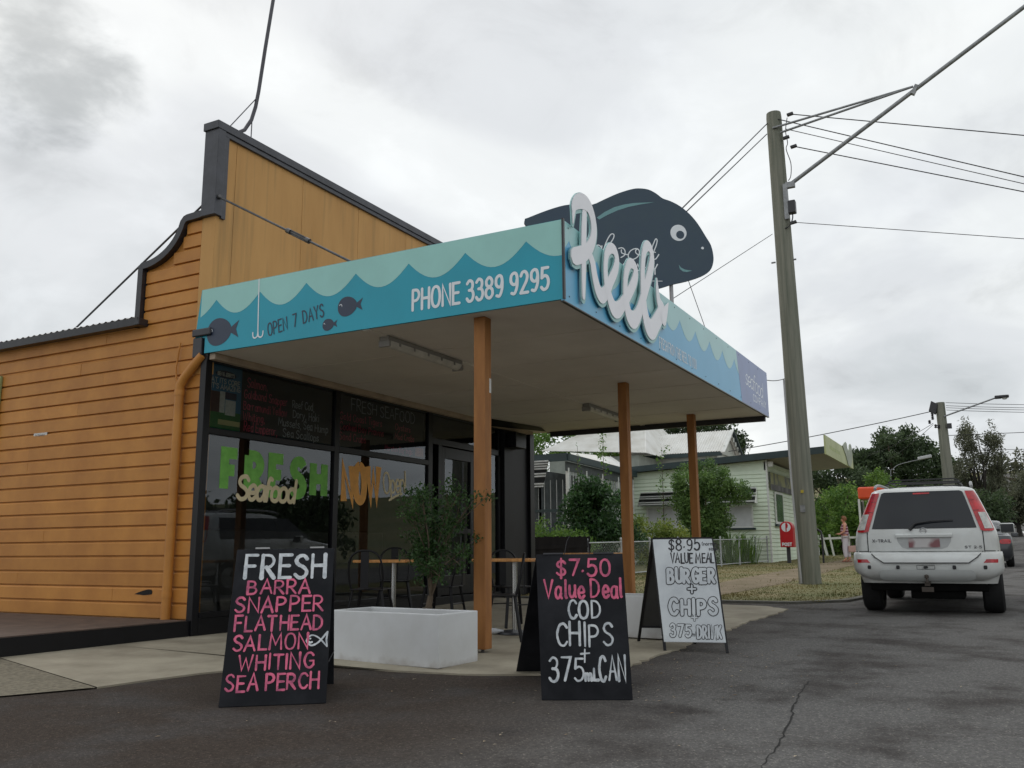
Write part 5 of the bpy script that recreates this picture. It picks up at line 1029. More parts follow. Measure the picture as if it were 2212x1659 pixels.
for (x0, y0), (x1, y1) in zip(FX[:-1], FX[1:]):
    l = math.hypot(x1-x0, y1-y0); n = int(l/.09); h = .80
    for i in range(-int(h/.09), n):
        for sgnn in (1, -1):
            a0 = i*.09; t0, t1 = a0, a0+h; v0, v1 = 0., h
            if t0 < 0: v0 = -t0; t0 = 0
            if t1 > l: v1 = h-(t1-l); t1 = l
            if t1 <= t0: continue
            if sgnn < 0: q0, q1 = (t0, h-v0), (t1, h-v1)
            else: q0, q1 = (t0, v0), (t1, v1)
            P = [Vector((x0+(x1-x0)*q[0]/l, y0+(y1-y0)*q[0]/l, zg(x0)+.11+q[1])) for q in (q0, q1)]
            w_ = Vector((0, 0, .004)); b.add([P[0]-w_, P[1]-w_, P[1]+w_, P[0]+w_], [(0, 1, 2, 3)])
b.build('wire_mesh', mat('mesh_wire', (.34, .35, .35), rough=.5, metal=.4, var=.1), fe, kind='stuff')
df = thing('paling_fence', 'dark timber paling fence between the shop end and garden', 'fence', (16, 8.6, zg(16)))
for i in range(48):
    x = 15.25+i*.115; b = MB(); y = 8.75+.004*i; b.box(x, x+.105, y-.01, y+.012, zg(x), zg(x)+1.08+rnd.uniform(-.012, .012)); b.build('paling', mat('dark_paling', (.012, .010, .010), rough=.9, var=.3, scale=3, spec=.1), df)
b = MB(); b.bar((15.25, 8.72, zg(15)+.85), (20.8, 8.95, zg(20.8)+.85), .04, .08); b.build('rail', MATS['dark_paling'], df)
# red post box
RED = mat('post_red', lin((190, 22, 34)), rough=.35, var=.08); bx, by = 34.1, 6.77; bz = zg(bx)+.05
pb = thing('post_box', 'red street post box with white emblem beside the green shop', 'post box', (bx, by, bz))
out = [(-.235, 1.02), (.235, 1.02)]+[(.235*math.cos(a), 1.72+.235*math.sin(a)) for a in [PI*k/12 for k in range(13)]]
prf = [(p[0], p[1]-zg(bx)+.42) for p in out]
b = MB(); b.prism([(p[0], p[1]+bz-.47) for p in out], (bx-.22, by, 0), (0, -1, 0), (0, 0, 1), (-1, 0, 0), -.44, 0); body = b.build('box_body', RED, pb, bevel=.02)
eo = (bx-.22, by, 0); ez = bz-.47
b = MB(); b.prism(ell(0, 1.74+ez, .165, .165, 28), eo, (0, -1, 0), (0, 0, 1), (-1, 0, 0), 0, .004); b.build('emblem_disc', WHP, body)
b = MB(); b.prism([(0.0, 1.905+ez), (.05, 1.88+ez), (.075, 1.80+ez), (.05, 1.72+ez), (.02, 1.70+ez), (.02, 1.585+ez), (-.02, 1.585+ez), (-.02, 1.86+ez)], eo, (0, -1, 0), (0, 0, 1), (-1, 0, 0), .004, .008); b.build('emblem_horn', RED, body)
b = MB(); strokes(b, layout('POST', -.16, 1.075+ez, .10, width=.33, gap=.22), .030, eo, (0, -1, 0), (0, 0, 1), (-1, 0, 0), .004); b.build('post_lettering', WHP, body)
b = MB(); b.box(bx-.06, bx+.06, by-.06, by+.06, bz-.06, 1.03+ez); b.build('pedestal', mat('pedestal_grey', (.05, .052, .06), var=.2), pb)
# white picket fence with leaning pickets
pf = thing('picket_fence', 'white post-and-rail fence with leaning broken pickets by the hedge', 'fence', (44.5, 6.6, zg(44)))
PF = [(47.0, 8.3), (44.6, 6.45), (42.6, 4.9)]
def fpos(t): 
    return (47.0+(42.2-47.0)*t, 8.35+(4.6-8.35)*t)
for a in ((0, 1),):
    (xa, ya), (xb, yb) = fpos(0), fpos(1); b = MB(); b.bar((xa, ya, zg(44)+.86), (xb, yb, zg(44)+.90), .05, .10); b.build('top_rail', WHT, pf)
for i, (t, l, w_) in enumerate(((.05, .0, .10), (.16, .05, .09), (.30, -.22, .12), (.40, -.16, .09), (.62, .0, .14), (.80, .05, .1), (.95, .0, .14))):
    x, y = fpos(t); b = MB(); b.bar((x-.03, y, zg(44)), (x-.03, y-l, zg(44)+1.06), w_, .03, up=(1, 0, 0)); b.build('picket', WHT, pf)
# orange-topped phone box behind the car
ORP = mat('phone_orange', lin((226, 84, 44)), rough=.4, var=.08); fx_, fy_ = 30., 3.25; fz = zg(fx_)+.05
pbx = thing('phone_box', 'street phone box with orange roof, mostly behind the white car', 'phone box', (fx_, fy_, fz))
b = MB(); b.box(fx_-.45, fx_+.45, fy_-.42, fy_+.42, fz+2.05, fz+2.42); b.build('roof', ORP, pbx, bevel=.06)
for s in (-1, 1):
    b = MB(); b.box(fx_-.45, fx_-.40, fy_+s*.40-.03, fy_+s*.40+.03, fz, fz+2.05); b.build('upright', WHT, pbx); b = MB(); b.box(fx_+.40, fx_+.45, fy_+s*.40-.03, fy_+s*.40+.03, fz, fz+2.05); b.build('upright', WHT, pbx)
    b = MB(); b.box(fx_-.39, fx_+.39, fy_+s*.40-.008, fy_+s*.40+.008, fz+.3, fz+2.0); b.build('pane', DKP, pbx)
b = MB(); b.box(fx_+.25, fx_+.40, fy_-.2, fy_+.2, fz+.9, fz+1.6); b.build('telephone', mat('phone_grey', (.1, .1, .11), var=.1), pbx, bevel=.02)
b = MB(); b.tube(catmull([(34.0, 5.55, zg(34)), (34.0, 5.55, zg(34)+1.0), (34.0, 5.65, zg(34)+1.2), (34.0, 5.8, zg(34)+1.25)], 5), .035, 8); tag(b.build('hoop_rail', BLK, smooth=60), 'black bent pipe rail standing beside the power pole foot', 'rail')
# ================================================================== vegetation
def leafmat(name, c1, c2, sc=2.5, rough=.5):
    m = mat(name, lin(c1), rough=rough, col2=lin(c2), scale=sc, lo=.36, hi=.64, spec=.35)
    n, l, b = nodes_of(m)
    mx = [k for k in n if k.bl_idname == 'ShaderNodeMix'][0]; mr = [k for k in n if k.bl_idname == 'ShaderNodeMapRange'][0]
    ge = n.new('ShaderNodeNewGeometry'); av = n.new('ShaderNodeMath'); av.operation = 'MULTIPLY_ADD'; av.inputs[1].default_value = .7; av.use_clamp = True
    su = n.new('ShaderNodeMath'); su.operation = 'MULTIPLY_ADD'; su.inputs[1].default_value = .7; su.inputs[2].default_value = -.2
    l.new(ge.outputs['Random Per Island'], av.inputs[0]); l.new(mr.outputs[0], su.inputs[0]); l.new(su.outputs[0], av.inputs[2]); l.new(av.outputs[0], mx.inputs[0])
    tr = n.new('ShaderNodeBsdfTranslucent'); l.new(mx.outputs[2], tr.inputs['Color']); ms = n.new('ShaderNodeMixShader'); ms.inputs[0].default_value = .38
    l.new(b.outputs[0], ms.inputs[1]); l.new(tr.outputs[0], ms.inputs[2]); l.new(ms.outputs[0], n['Material Output'].inputs[0])
    return m
def leaves(name, m, parent, clumps, n, ls, seed, asp=.5, droop=0., up=.0, gauss=False):
    "n leaf faces through the clumps [(centre, radius vector)]"
    g = np.random.default_rng(seed); k = len(clumps); C_ = np.array([c[0] for c in clumps], float); Rr = np.array([c[1] if hasattr(c[1], '__len__') else (c[1],)*3 for c in clumps], float)
    wgt = Rr.prod(1)**(.6); idx = g.choice(k, n, p=wgt/wgt.sum())
    d = g.normal(size=(n, 3)); d /= np.linalg.norm(d, axis=1)[:, None]; rad = g.random(n)**(.42)
    P = C_[idx]+d*Rr[idx]*rad[:, None]
    a = g.normal(size=(n, 3)); a[:, 2] -= droop; a /= np.linalg.norm(a, axis=1)[:, None]
    nn = g.normal(size=(n, 3)); nn[:, 2] += up; bvec = np.cross(a, nn); bvec /= np.linalg.norm(bvec, axis=1)[:, None]+1e-9
    s = ls*g.uniform(.45, 1.6, n)[:, None]; a = a*s; bvec = bvec*s*asp*.5
    V = np.stack([P, P+a*.5+bvec, P+a, P+a*.5-bvec], 1).reshape(-1, 3)
    Wi = np.array(WM[parent.name].inverted()); V = V@Wi[:3, :3].T+Wi[:3, 3]
    me = bpy.data.meshes.new(name); me.vertices.add(4*n); me.vertices.foreach_set('co', V.ravel())
    me.loops.add(4*n); me.loops.foreach_set('vertex_index', np.arange(4*n, dtype=np.int32)); me.polygons.add(n)
    me.polygons.foreach_set('loop_start', np.arange(0, 4*n, 4, dtype=np.int32)); me.update(calc_edges=True); me.validate()
    me.materials.append(m); o = bpy.data.objects.new(name, me); COL.objects.link(o); o.parent = parent; WM[o.name] = WM[parent.name]; return o
BARK = mat('bark', lin((92, 80, 66)), rough=.9, var=.35, scale=5, bump=.4, bscale=20)
BARKD = mat('bark_dark', (.03, .026, .022), rough=.9, var=.3, scale=5)
def clump(g, blobs, n, rmin, rmax, shell=.55):
    out = []
    for i in range(n):
        c, r = blobs[g.integers(len(blobs))]; d = g.normal(size=3); d /= np.linalg.norm(d); q = shell+(1-shell)*g.random()
        out.append((np.array(c)+d*np.array(r)*q, g.uniform(rmin, rmax)))
    return out
def tree(name, label, cat, base, blobs, m, nclump, rr, nleaf, ls, seed, trunk_r, group=None, asp=.5, droop=0., bark=None, limbs=8, lean=(0, 0), crown='crown', shell=.5, split=.35):
    g = np.random.default_rng(seed); th = thing(name, label, cat, base, group=group)
    cl = clump(g, blobs, nclump, rr[0], rr[1], shell); leaves(crown, m, th, cl, nleaf, ls, seed+1, asp, droop)
    B = Vector(base); b = MB(); zc = sum(q[0][2] for q in blobs)/len(blobs); top = Vector((sum(q[0][0] for q in blobs)/len(blobs), sum(q[0][1] for q in blobs)/len(blobs), zc)); fork = B.lerp(top, split)
    b.tube([B-Vector((0, 0, .1)), B.lerp(fork, .5)+Vector((lean[0], lean[1], 0)), fork], [trunk_r*1.25, trunk_r, trunk_r*.8], 9)
    b.build('trunk', bark or BARK, th, smooth=60)
    b = MB()
    for i in range(limbs):
        e = Vector(cl[i % len(cl)][0]); mid = fork.lerp(e, .5)+Vector(g.normal(size=3)*.06*(e-fork).length)
        b.tube([fork-Vector((0, 0, trunk_r*.5)), mid, e], [trunk_r*.6, trunk_r*.32, trunk_r*.1], 6, cap=False)
    b.build('limbs', bark or BARK, th, smooth=60); return th
# shrub in the near planter
LS = leafmat('shrub_leaf', (70, 100, 50), (38, 62, 34), 6)
g = np.random.default_rng(4); base = (7.0, 4.62, .40)
sh = thing('shrub', 'open twiggy green shrub growing in the near white planter', 'shrub', base)
tips = []; b = MB(); B = Vector(base)
b.tube([B, B+Vector((.0, .005, .10)), B+Vector((.01, -.01, .20))], [.035, .030, .026], 9); b.build('trunk', BARK, sh, smooth=60)
b = MB(); f0 = B+Vector((.01, -.01, .18))
for i in range(19):
    a = g.uniform(0, 2*PI); sp = g.uniform(.06, .40); hh = g.uniform(.28, .98)-.55*max(0, sp-.25)
    e = f0+Vector((math.cos(a)*sp, math.sin(a)*sp*1.0-.045, hh)); mid = f0.lerp(e, .5)+Vector((math.cos(a)*-.05, math.sin(a)*-.05, .06))
    b.tube([f0, mid, e], [.012, .007, .003], 5, cap=False); tips += [(e, g.uniform(.05, .12)), (mid.lerp(e, .6), g.uniform(.06, .12)), (mid, .07)]
    for j in range(3):
        q = e+Vector(g.normal(size=3)*.085); b.tube([mid.lerp(e, .5), q], [.005, .002], 4, cap=False); tips.append((q, .08))
b.build('branches', BARK, sh, smooth=60); leaves('foliage', LS, sh, [(tuple(c), r) for c, r in tips], 6200, .030, 9, .5)
# garden in front of the house
LD = leafmat('dark_leaf', (74, 108, 62), (36, 60, 36), 3, .35); LM = leafmat('mid_leaf', (118, 150, 70), (74, 106, 48), 2.5); LY = leafmat('yellow_leaf', (146, 156, 74), (98, 122, 54), 2)
LP = leafmat('vine_leaf', (124, 154, 84), (76, 104, 60), 1.6); LH = leafmat('hedge_leaf', (132, 162, 76), (72, 108, 48), 1.4); LF = leafmat('fig_leaf', (92, 110, 74), (52, 68, 46), .5); LG = leafmat('gum_leaf', (116, 118, 94), (76, 82, 66), .8)
tree('garden_shrub', 'dense dark glossy shrub before the slatted verandah', 'shrub', (24.3, 10.2, zg(24.3)), [((24.3, 10.25, 1.9), (1.0, 1.05, 1.05)), ((24.2, 10.0, 1.2), (1.1, 1.15, .7)), ((24.4, 10.5, 2.3), (.7, .6, .65))], LD, 90, (.22, .42), 15000, .105, 31, .07, 'garden shrubs behind the fences', shell=.6, split=.2)
tree('garden_shrub', 'low light green shrub beside the black shop end', 'shrub', (22.3, 11.0, zg(22.3)), [((22.3, 11.2, 1.2), (.8, .9, .75)), ((22.3, 10.3, 1.0), (.7, .8, .45))], LM, 60, (.18, .34), 9000, .08, 32, .05, 'garden shrubs behind the fences', split=.2)
tree('garden_shrub', 'round yellow-green shrub between the second and third posts', 'shrub', (27.3, 9.6, zg(27)), [((27.3, 9.7, 1.35), (.9, .85, .75)), ((27.3, 9.0, 1.15), (.7, .6, .5))], LY, 60, (.18, .36), 9500, .085, 33, .05, 'garden shrubs behind the fences', split=.2)
tree('vine_tree', 'tall leafy vine-covered tree against the green shop wall', 'tree', (31.5, 8.95, zg(31.5)), [((31.3, 9.5, 3.2), (.7, .6, .9)), ((31.4, 9.1, 3.6), (.7, .75, .55)), ((31.3, 8.5, 3.25), (.7, .65, .6)), ((31.3, 9.3, 2.1), (.5, .45, .8)), ((31.5, 8.0, 3.0), (.5, .5, .35)), ((31.4, 8.9, 1.3), (.5, .6, .8)), ((31.3, 9.7, 2.6), (.5, .4, 1.0)), ((31.2, 9.0, 2.4), (.6, .6, .9)), ((31.3, 8.6, 2.2), (.5, .4, .8)), ((31.2, 9.4, 1.4), (.4, .4, .8))], LP, 190, (.16, .32), 34000, .08, 34, .08, limbs=14, split=.3)
# strappy plants behind the fence
g = np.random.default_rng(12)
for i, (x, y, n, h, lb) in enumerate(((31.9, 8.35, 120, 1.5, 'clump of tall strappy leaves behind the fence, left'), (32.9, 8.05, 120, 1.35, 'clump of tall strappy leaves behind the fence, right'))):
    th = thing('strappy_plant', lb, 'plant', (x, y, zg(x)), group='strappy plants behind the chain-link fence'); b = MB()
    for k in range(n):
        a = g.uniform(0, 2*PI); l = h*g.uniform(.5, 1); s = g.uniform(.2, .7); r_ = g.uniform(0, .45); p0 = Vector((x+math.cos(a)*r_*.8, y+math.sin(a)*r_, zg(x))); p1 = p0+Vector((math.cos(a)*s*.4, math.sin(a)*s*.4, l*.75)); p2_ = p0+Vector((math.cos(a)*s, math.sin(a)*s, l*.85)); w_ = Vector((-math.sin(a), math.cos(a), 0))*.016
        b.add([p0-w_, p0+w_, p1+w_, p1-w_, p2_], [(0, 1, 2, 3), (3, 2, 4)])
    b.build('leaves', LM, th)
def weed(label, x, y, z0, h, seed, n=160):
    th = thing('tall_weed', label, 'plant', (x, y, z0)); b = MB(); b.tube([(x, y, z0), (x+.05, y+.03, z0+h*.5), (x, y, z0+h)], [.02, .015, .006], 5); b.build('stem', BARK, th)
    g = np.random.default_rng(seed); leaves('foliage', LM, th, [((x+g.normal()*.09, y+g.normal()*.12, z0+h*(.25+.75*k/14)), .15) for k in range(15)], n*2, .09, seed)
weed('slender leafy stem rising before the white hip roof', 29.0, 11.9, zg(29), 4.9, 41); weed('bare thin garden stem left of the slender leafy one', 27.0, 12.0, zg(27), 4.05, 42, 30); weed('weedy stems right of the second post before the gable roof', 31.5, 10.6, zg(31), 4.3, 43, 120)
# hedge and background trees
tree('hedge_tree', 'big rounded bright green hedge tree behind the white pickets', 'tree', (47.5, 6.9, zg(47)), [((47.5, 7.2, 2.4), (1.6, 1.4, 1.7)), ((47.5, 6.1, 2.6), (1.5, 1.3, 1.6)), ((47.5, 6.7, 1.5), (1.6, 2.0, 1.0)), ((47.6, 8.0, 1.8), (1.2, 1.2, 1.3)), ((47.6, 5.2, 1.9), (1.2, 1.0, 1.3))], LH, 170, (.3, .55), 26000, .13, 51, .15, shell=.65, split=.25)
def bg(label, base, blobs, m, nc, rr, nl, ls, seed, tr, **k): return tree(k.pop('name', 'background_tree'), label, 'tree', base, blobs, m, nc, rr, nl, ls, seed, tr, 'trees along the skyline', **k)
bg('large dark round-crowned tree behind the distant pole', (70, 5.2, zg(70)), [((70, 6.2, 6.6), (3.0, 2.3, 2.4)), ((70, 4.2, 6.4), (2.8, 2.0, 2.6)), ((70, 5.6, 8.0), (2.2, 2.2, 1.5)), ((70, 2.9, 5.6), (2.2, 1.3, 2.0)), ((70, 7.5, 5.0), (2.4, 1.6, 2.2)), ((70, 5.2, 3.5), (2.6, 3.4, 2.0)), ((70, 8.2, 6.8), (2.0, 1.3, 1.3))], LF, 300, (.35, .75), 46000, .21, 61, .35, limbs=20, shell=.6)
bg('bright light-green young tree above the orange phone box', (58, 5.7, zg(58)), [((58, 5.9, 4.6), (1.0, .8, 1.1)), ((58, 5.2, 4.3), (.8, .6, .9)), ((58, 5.6, 3.3), (1.0, 1.0, 1.2))], LH, 60, (.25, .45), 8000, .14, 62, .1)
bg('tall airy gum tree with gaps of sky, right of the distant pole', (62, .55, zg(62)), [((62, 1.0, 7.6), (1.6, .65, 1.3)), ((62, -.4, 7.4), (1.6, .6, 1.3)), ((62, .4, 6.2), (1.8, 1.3, 1.3)), ((62, 1.5, 5.4), (1.4, .5, 1.5)), ((62, -.5, 5.2), (1.5, .7, 1.4)), ((62, .3, 4.2), (1.8, 1.4, 1.1))], LG, 240, (.18, .42), 15000, .15, 63, .16, limbs=36, droop=.6, asp=.32, bark=BARKD, split=.35, shell=.25)
bg('small dark tree low down at the right edge beyond the gum', (84, -1.7, zg(84)), [((84, -1.6, 4.6), (2.0, 1.0, 1.7)), ((84, -2.8, 5.4), (2, 1.1, 1.6)), ((84, -.6, 3.9), (2, 1.0, 1.4))], LG, 140, (.3, .6), 14000, .2, 64, .2, limbs=16, bark=BARKD, shell=.35)
bg('dark tree mass between the lime sign and the round tree', (60, 8.6, zg(60)), [((60, 8.2, 5.0), (2.2, 1.5, 1.7)), ((60, 9.6, 4.6), (2, 1.6, 1.8)), ((60, 8.6, 3.2), (2.5, 2.4, 1.8)), ((60, 6.9, 4.2), (2.0, 1.3, 1.6))], LF, 120, (.35, .7), 15000, .18, 65, .25, limbs=14)
bg('dark bushy tree low behind the roof rack of the white car', (56, 2.6, zg(56)), [((56, 2.9, 3.0), (1.6, 1.5, 1.5)), ((56, 1.4, 2.9), (1.6, 1.2, 1.3)), ((56, .2, 2.6), (1.6, 1.2, 1.2))], LF, 110, (.3, .6), 13000, .16, 66, .15, limbs=10)
bg('dark tree spreading behind the white hip roof at left', (48, 21.5, zg(48)), [((48, 22.5, 7.3), (2.5, 2.5, 2.0)), ((48, 20.0, 6.8), (2.5, 2.2, 1.8)), ((48, 25, 6.4), (2.5, 2.2, 2.2)), ((48, 18.0, 7.0), (2.2, 1.8, 1.5)), ((48, 23, 5), (2, 4, 2))], LM, 150, (.35, .7), 17000, .18, 67, .3, limbs=18)
bg('dark tree top showing above the gable roof ridge', (50, 14.3, zg(50)), [((50, 15.5, 7.9), (2.2, 1.6, 1.2)), ((50, 13.7, 7.4), (2.0, 1.2, 1.2)), ((50, 16.8, 7.6), (2.2, 1.6, 1.4)), ((50, 12.5, 6.4), (1.5, .8, 1.0)), ((50, 15, 5.5), (2, 2.5, 2))], LF, 110, (.3, .6), 13000, .17, 68, .3, limbs=16)
bg('low scrub on the hillside beyond the far white car', (120, -4.5, zg(120)), [((120, -.2, 6.2), (4, 1.6, 2.6)), ((125, 2.5, 6.5), (4, 2.2, 3)), ((122, 5.5, 6), (4, 2.5, 3))], LF, 120, (.5, 1.0), 9000, .4, 69, .3, limbs=8)
bg('grove on the hill crest at the far right edge', (165, -8, zg(165)), [((165, -5.5, 12), (6, 2.6, 4)), ((170, -9.5, 12), (6, 3, 4)), ((170, -2.0, 12), (5, 3, 4))], LG, 120, (.6, 1.3), 8000, .5, 70, .4, limbs=8)
# trees over the road: seen only as reflections in the shop glass
for i, (x, y, h, s) in enumerate(((3, -13, 4.2, 81), (10, -14.5, 4.8, 82), (17.5, -13.5, 4.0, 83), (25, -15, 5.2, 84), (33, -14, 4.6, 85))):
    tree('reflected_tree', ['tree reflected in the left shop pane, far left', 'tree reflected in the left shop pane, middle', 'tree reflected in the second shop pane', 'tree reflected in the shop door glass', 'tree reflected at the right edge of the door glass'][i], 'tree', (x, y, zg(x)), [((x, y, h*.62), (2.4, 2.0, h*.36)), ((x+2, y, h*.5), (2.2, 1.8, h*.34)), ((x-1.8, y, h*.48), (2.0, 1.8, h*.32))], LF, 70, (.4, .8), 5000, .28, s, .2, 'trees across the street', limbs=8)
# ================================================================== vehicles
WP = mat('car_white', lin((216, 219, 218)), rough=.28, col2=lin((198, 199, 196)), scale=1.8, coat=.5)
TINT = mat('car_tint_glass', (.014, .017, .022), rough=.07, var=0, spec=.42); TYRE = mat('tyre_rubber', (.012, .012, .013), rough=.8, var=.2, scale=20)
RIM = mat('alloy_rim', (.4, .4, .41), rough=.35, metal=.8, var=.1); PLAS = mat('black_plastic', (.015, .015, .017), rough=.6, var=.2)
TLR = mat('tail_red', lin((198, 22, 34)), rough=.15, col2=lin((150, 14, 26)), scale=9, coat=.5); TLC = mat('tail_clear', lin((206, 206, 202)), rough=.2, col2=lin((160, 160, 156)), scale=14, coat=.5)
SEAM = mat('panel_seam', (.03, .03, .032), rough=.7, var=0); CHR_ = mat('badge_chrome', (.45, .45, .46), rough=.3, metal=.8, var=0); BDG = mat('badge_dark', (.10, .10, .11), rough=.35, metal=.4, var=0)
def interp(t, xs, ys):
    if t <= xs[0]: return ys[0]
    for a, b_, c, d in zip(xs[:-1], xs[1:], ys[:-1], ys[1:]):
        if t <= b_: return c+(d-c)*(t-a)/(b_-a)
    return ys[-1]
class Car:
    "plan rings stacked by height; x forward from the rear bumper, y left"
    def __init__(s, zs, xr, xf, hw, rr, rf): s.zs, s.xr_, s.xf_, s.hw_, s.rr, s.rf = zs, xr, xf, hw, rr, rf
    def xr(s, z): return interp(z, s.zs, s.xr_)
    def xf(s, z): return interp(z, s.zs, s.xf_)
    def hw(s, z): return interp(z, s.zs, s.hw_)
    def ring(s, z, n=7):
        a, c, h = s.xr(z), s.xf(z), s.hw(z); r, f = min(s.rr, h*.9), min(s.rf, h*.9); P = []
        cor = [(a+r, h-r, r, PI/2, PI), (a+r, -h+r, r, PI, 1.5*PI), (c-f, -h+f, f, 1.5*PI, 2*PI), (c-f, h-f, f, 0, PI/2)]
        for (cx, cy, rad, a0, a1) in cor:
            for k in range(n): t = a0+(a1-a0)*k/(n-1); P.append((cx+rad*math.cos(t), cy+rad*math.sin(t), z))
        return P
    def rear(s, y, z, d=0.):
        h = s.hw(z); r = s.rr; k = abs(y)-(h-r); x = s.xr(z)
        if k > 0: x += r-math.sqrt(max(0, r*r-min(k, r*.999)**2))
        x += .035*(y/h)**2
        return (x-d, y, z)
    def body(s, zl, cap=True):
        b = MB(); n = None
        for i, z in enumerate(zl):
            rg_ = [(x+(.035*(y/s.hw(z))**2 if x < s.xr(z)+.5 else 0), y, zz_) for x, y, zz_ in s.ring(z)]; n = len(rg_); b.v += rg_
            if i: b.f += [((i-1)*n+k, (i-1)*n+(k+1) % n, i*n+(k+1) % n, i*n+k) for k in range(n)]
        if cap: b.f.append(tuple((len(zl)-1)*n+k for k in range(n)))
        b.f.append(tuple(range(n-1, -1, -1))); return b
    def patch(s, rows, d, cols=10):
        "rows [(z, y0, y1)] draped on the rear face"
        b = MB()
        for i, (z, y0, y1) in enumerate(rows):
            b.v += [s.rear(y0+(y1-y0)*k/cols, z, d) for k in range(cols+1)]
            if i: b.f += [((i-1)*(cols+1)+k, (i-1)*(cols+1)+k+1, i*(cols+1)+k+1, i*(cols+1)+k) for k in range(cols)]
        return b
    def line(s, pts, wd, d):
        b = MB(); P = []
        for (y0, z0), (y1, z1) in zip(pts[:-1], pts[1:]):
            m = max(2, int(math.hypot(y1-y0, z1-z0)/.05)); P += [(y0+(y1-y0)*k/m, z0+(z1-z0)*k/m) for k in range(m)]
        P.append(pts[-1])
        for i, (y, z) in enumerate(P):
            a, c = P[max(0, i-1)], P[min(len(P)-1, i+1)]; t = Vector((c[0]-a[0], c[1]-a[1])).normalized(); nn = (-t.y*wd/2, t.x*wd/2)
            b.v += [s.rear(y+nn[0], z+nn[1], d), s.rear(y-nn[0], z-nn[1], d)]
            if i: b.f.append((2*i-2, 2*i-1, 2*i+1, 2*i))
        return b
def wheel(th, x, y, r, wd):
    s = 1 if y > 0 else -1; b = MB(); h = wd/2
    b.lathe([(r*.62, -h), (r*.9, -h), (r*.985, -h*.8), (r, -h*.4), (r, h*.4), (r*.985, h*.8), (r*.9, h), (r*.62, h)], (x, y, r), (0, 1, 0), 28); t = b.build('tyre', TYRE, th, smooth=40, local=True)
    b = MB(); b.lathe([(0, h*.4*s), (r*.2, h*.5*s), (r*.55, h*.35*s), (r*.63, h*.9*s), (r*.63, -h*.9*s)], (x, y, r), (0, 1, 0), 28); b.build('rim', RIM, t, smooth=40, local=True); return t
suv = thing('parked_suv', 'white four-wheel-drive wagon seen from behind, standing at the kerb', 'car', (12.82, .835, zg(13.2)-.004))
suv.rotation_euler = (0, -.0147, 0)
zs = [.40, .55, .75, .95, 1.06, 1.10, 1.30, 1.50, 1.60, 1.64, 1.67]
sv = Car(zs, [.13, .10, .085, .085, .095, .105, .20, .30, .355, .44, .75], [4.36, 4.42, 4.42, 4.38, 3.60, 3.48, 3.0, 2.72, 2.62, 2.5, 2.1], [.80, .845, .868, .862, .845, .83, .755, .678, .635, .58, .40], .13, .45)
b = sv.body([.40, .48, .55, .65, .75, .85, .95, 1.0, 1.06, 1.10, 1.2, 1.3, 1.4, 1.5, 1.56, 1.60, 1.63, 1.65, 1.67]); sb = b.build('body', WP, suv, smooth=38, local=True)
# bumper wraps the rear
bz_ = [.42, .45, .50, .60, .70, .77, .795, .80]; bp_ = Car(bz_, [.10, .03, -.01, -.03, -.02, -.005, .02, .09], [1.0]*8, [.80, .855, .88, .892, .892, .89, .885, .875], .16, .05)
b = MB(); n = None
for i, z in enumerate(bz_):
    rg_ = [p for p in bp_.ring(z, 9)[:18]]; rg_ = [(.55, rg_[0][1], z)]+[(x+.03*(y/.88)**2, y, zz_) for x, y, zz_ in rg_]+[(.55, rg_[-1][1], z)]; n = len(rg_); b.v += [(x, y, q+.5*max(0, .60-q)*min(1, abs(y)/.86)**5) for x, y, q in rg_]
    if i: b.f += [((i-1)*n+k, (i-1)*n+k+1, i*n+k+1, i*n+k) for k in range(n-1)]
bu = b.build('bumper', WP, suv, smooth=45, local=True)
def bpatch(rows, d, cols=10):
    c2 = Car(bz_, bp_.xr_, bp_.xf_, bp_.hw_, .16, .05); return c2.patch(rows, d, cols)
bpatch([(.43, .50, -.50), (.47, .56, -.56), (.52, .565, -.565), (.56, .55, -.55), (.575, .52, -.52)], .014, 14).build('bumper_skirt', mat('car_white_matte', lin((190, 193, 192)), rough=.5, var=.06), bu, local=True, smooth=40)
for s in (1, -1):
    bpatch([(.665, s*.825, s*.665), (.71, s*.83, s*.70)], .005, 6).build('reflector', TLR, bu, local=True)
for y in (.68, .33, -.33, -.68): bpatch([(.585, y+.016, y-.016), (.60, y+.022, y-.022), (.617, y+.022, y-.022), (.632, y+.016, y-.016)], .004, 4).build('parking_sensor', PLAS, bu, local=True)
for ln in ([(-.105, .585), (.105, .585), (.105, .635), (-.105, .635), (-.105, .585)],):
    c2 = Car(bz_, bp_.xr_, bp_.xf_, bp_.hw_, .16, .05); c2.line(ln, .006, .004).build('tow_cover_seam', SEAM, bu, local=True)
bpatch([(.594, .02, -.02), (.602, .026, -.026), (.618, .026, -.026), (.626, .02, -.02)], .006, 4).build('cover_knob', PLAS, bu, local=True)
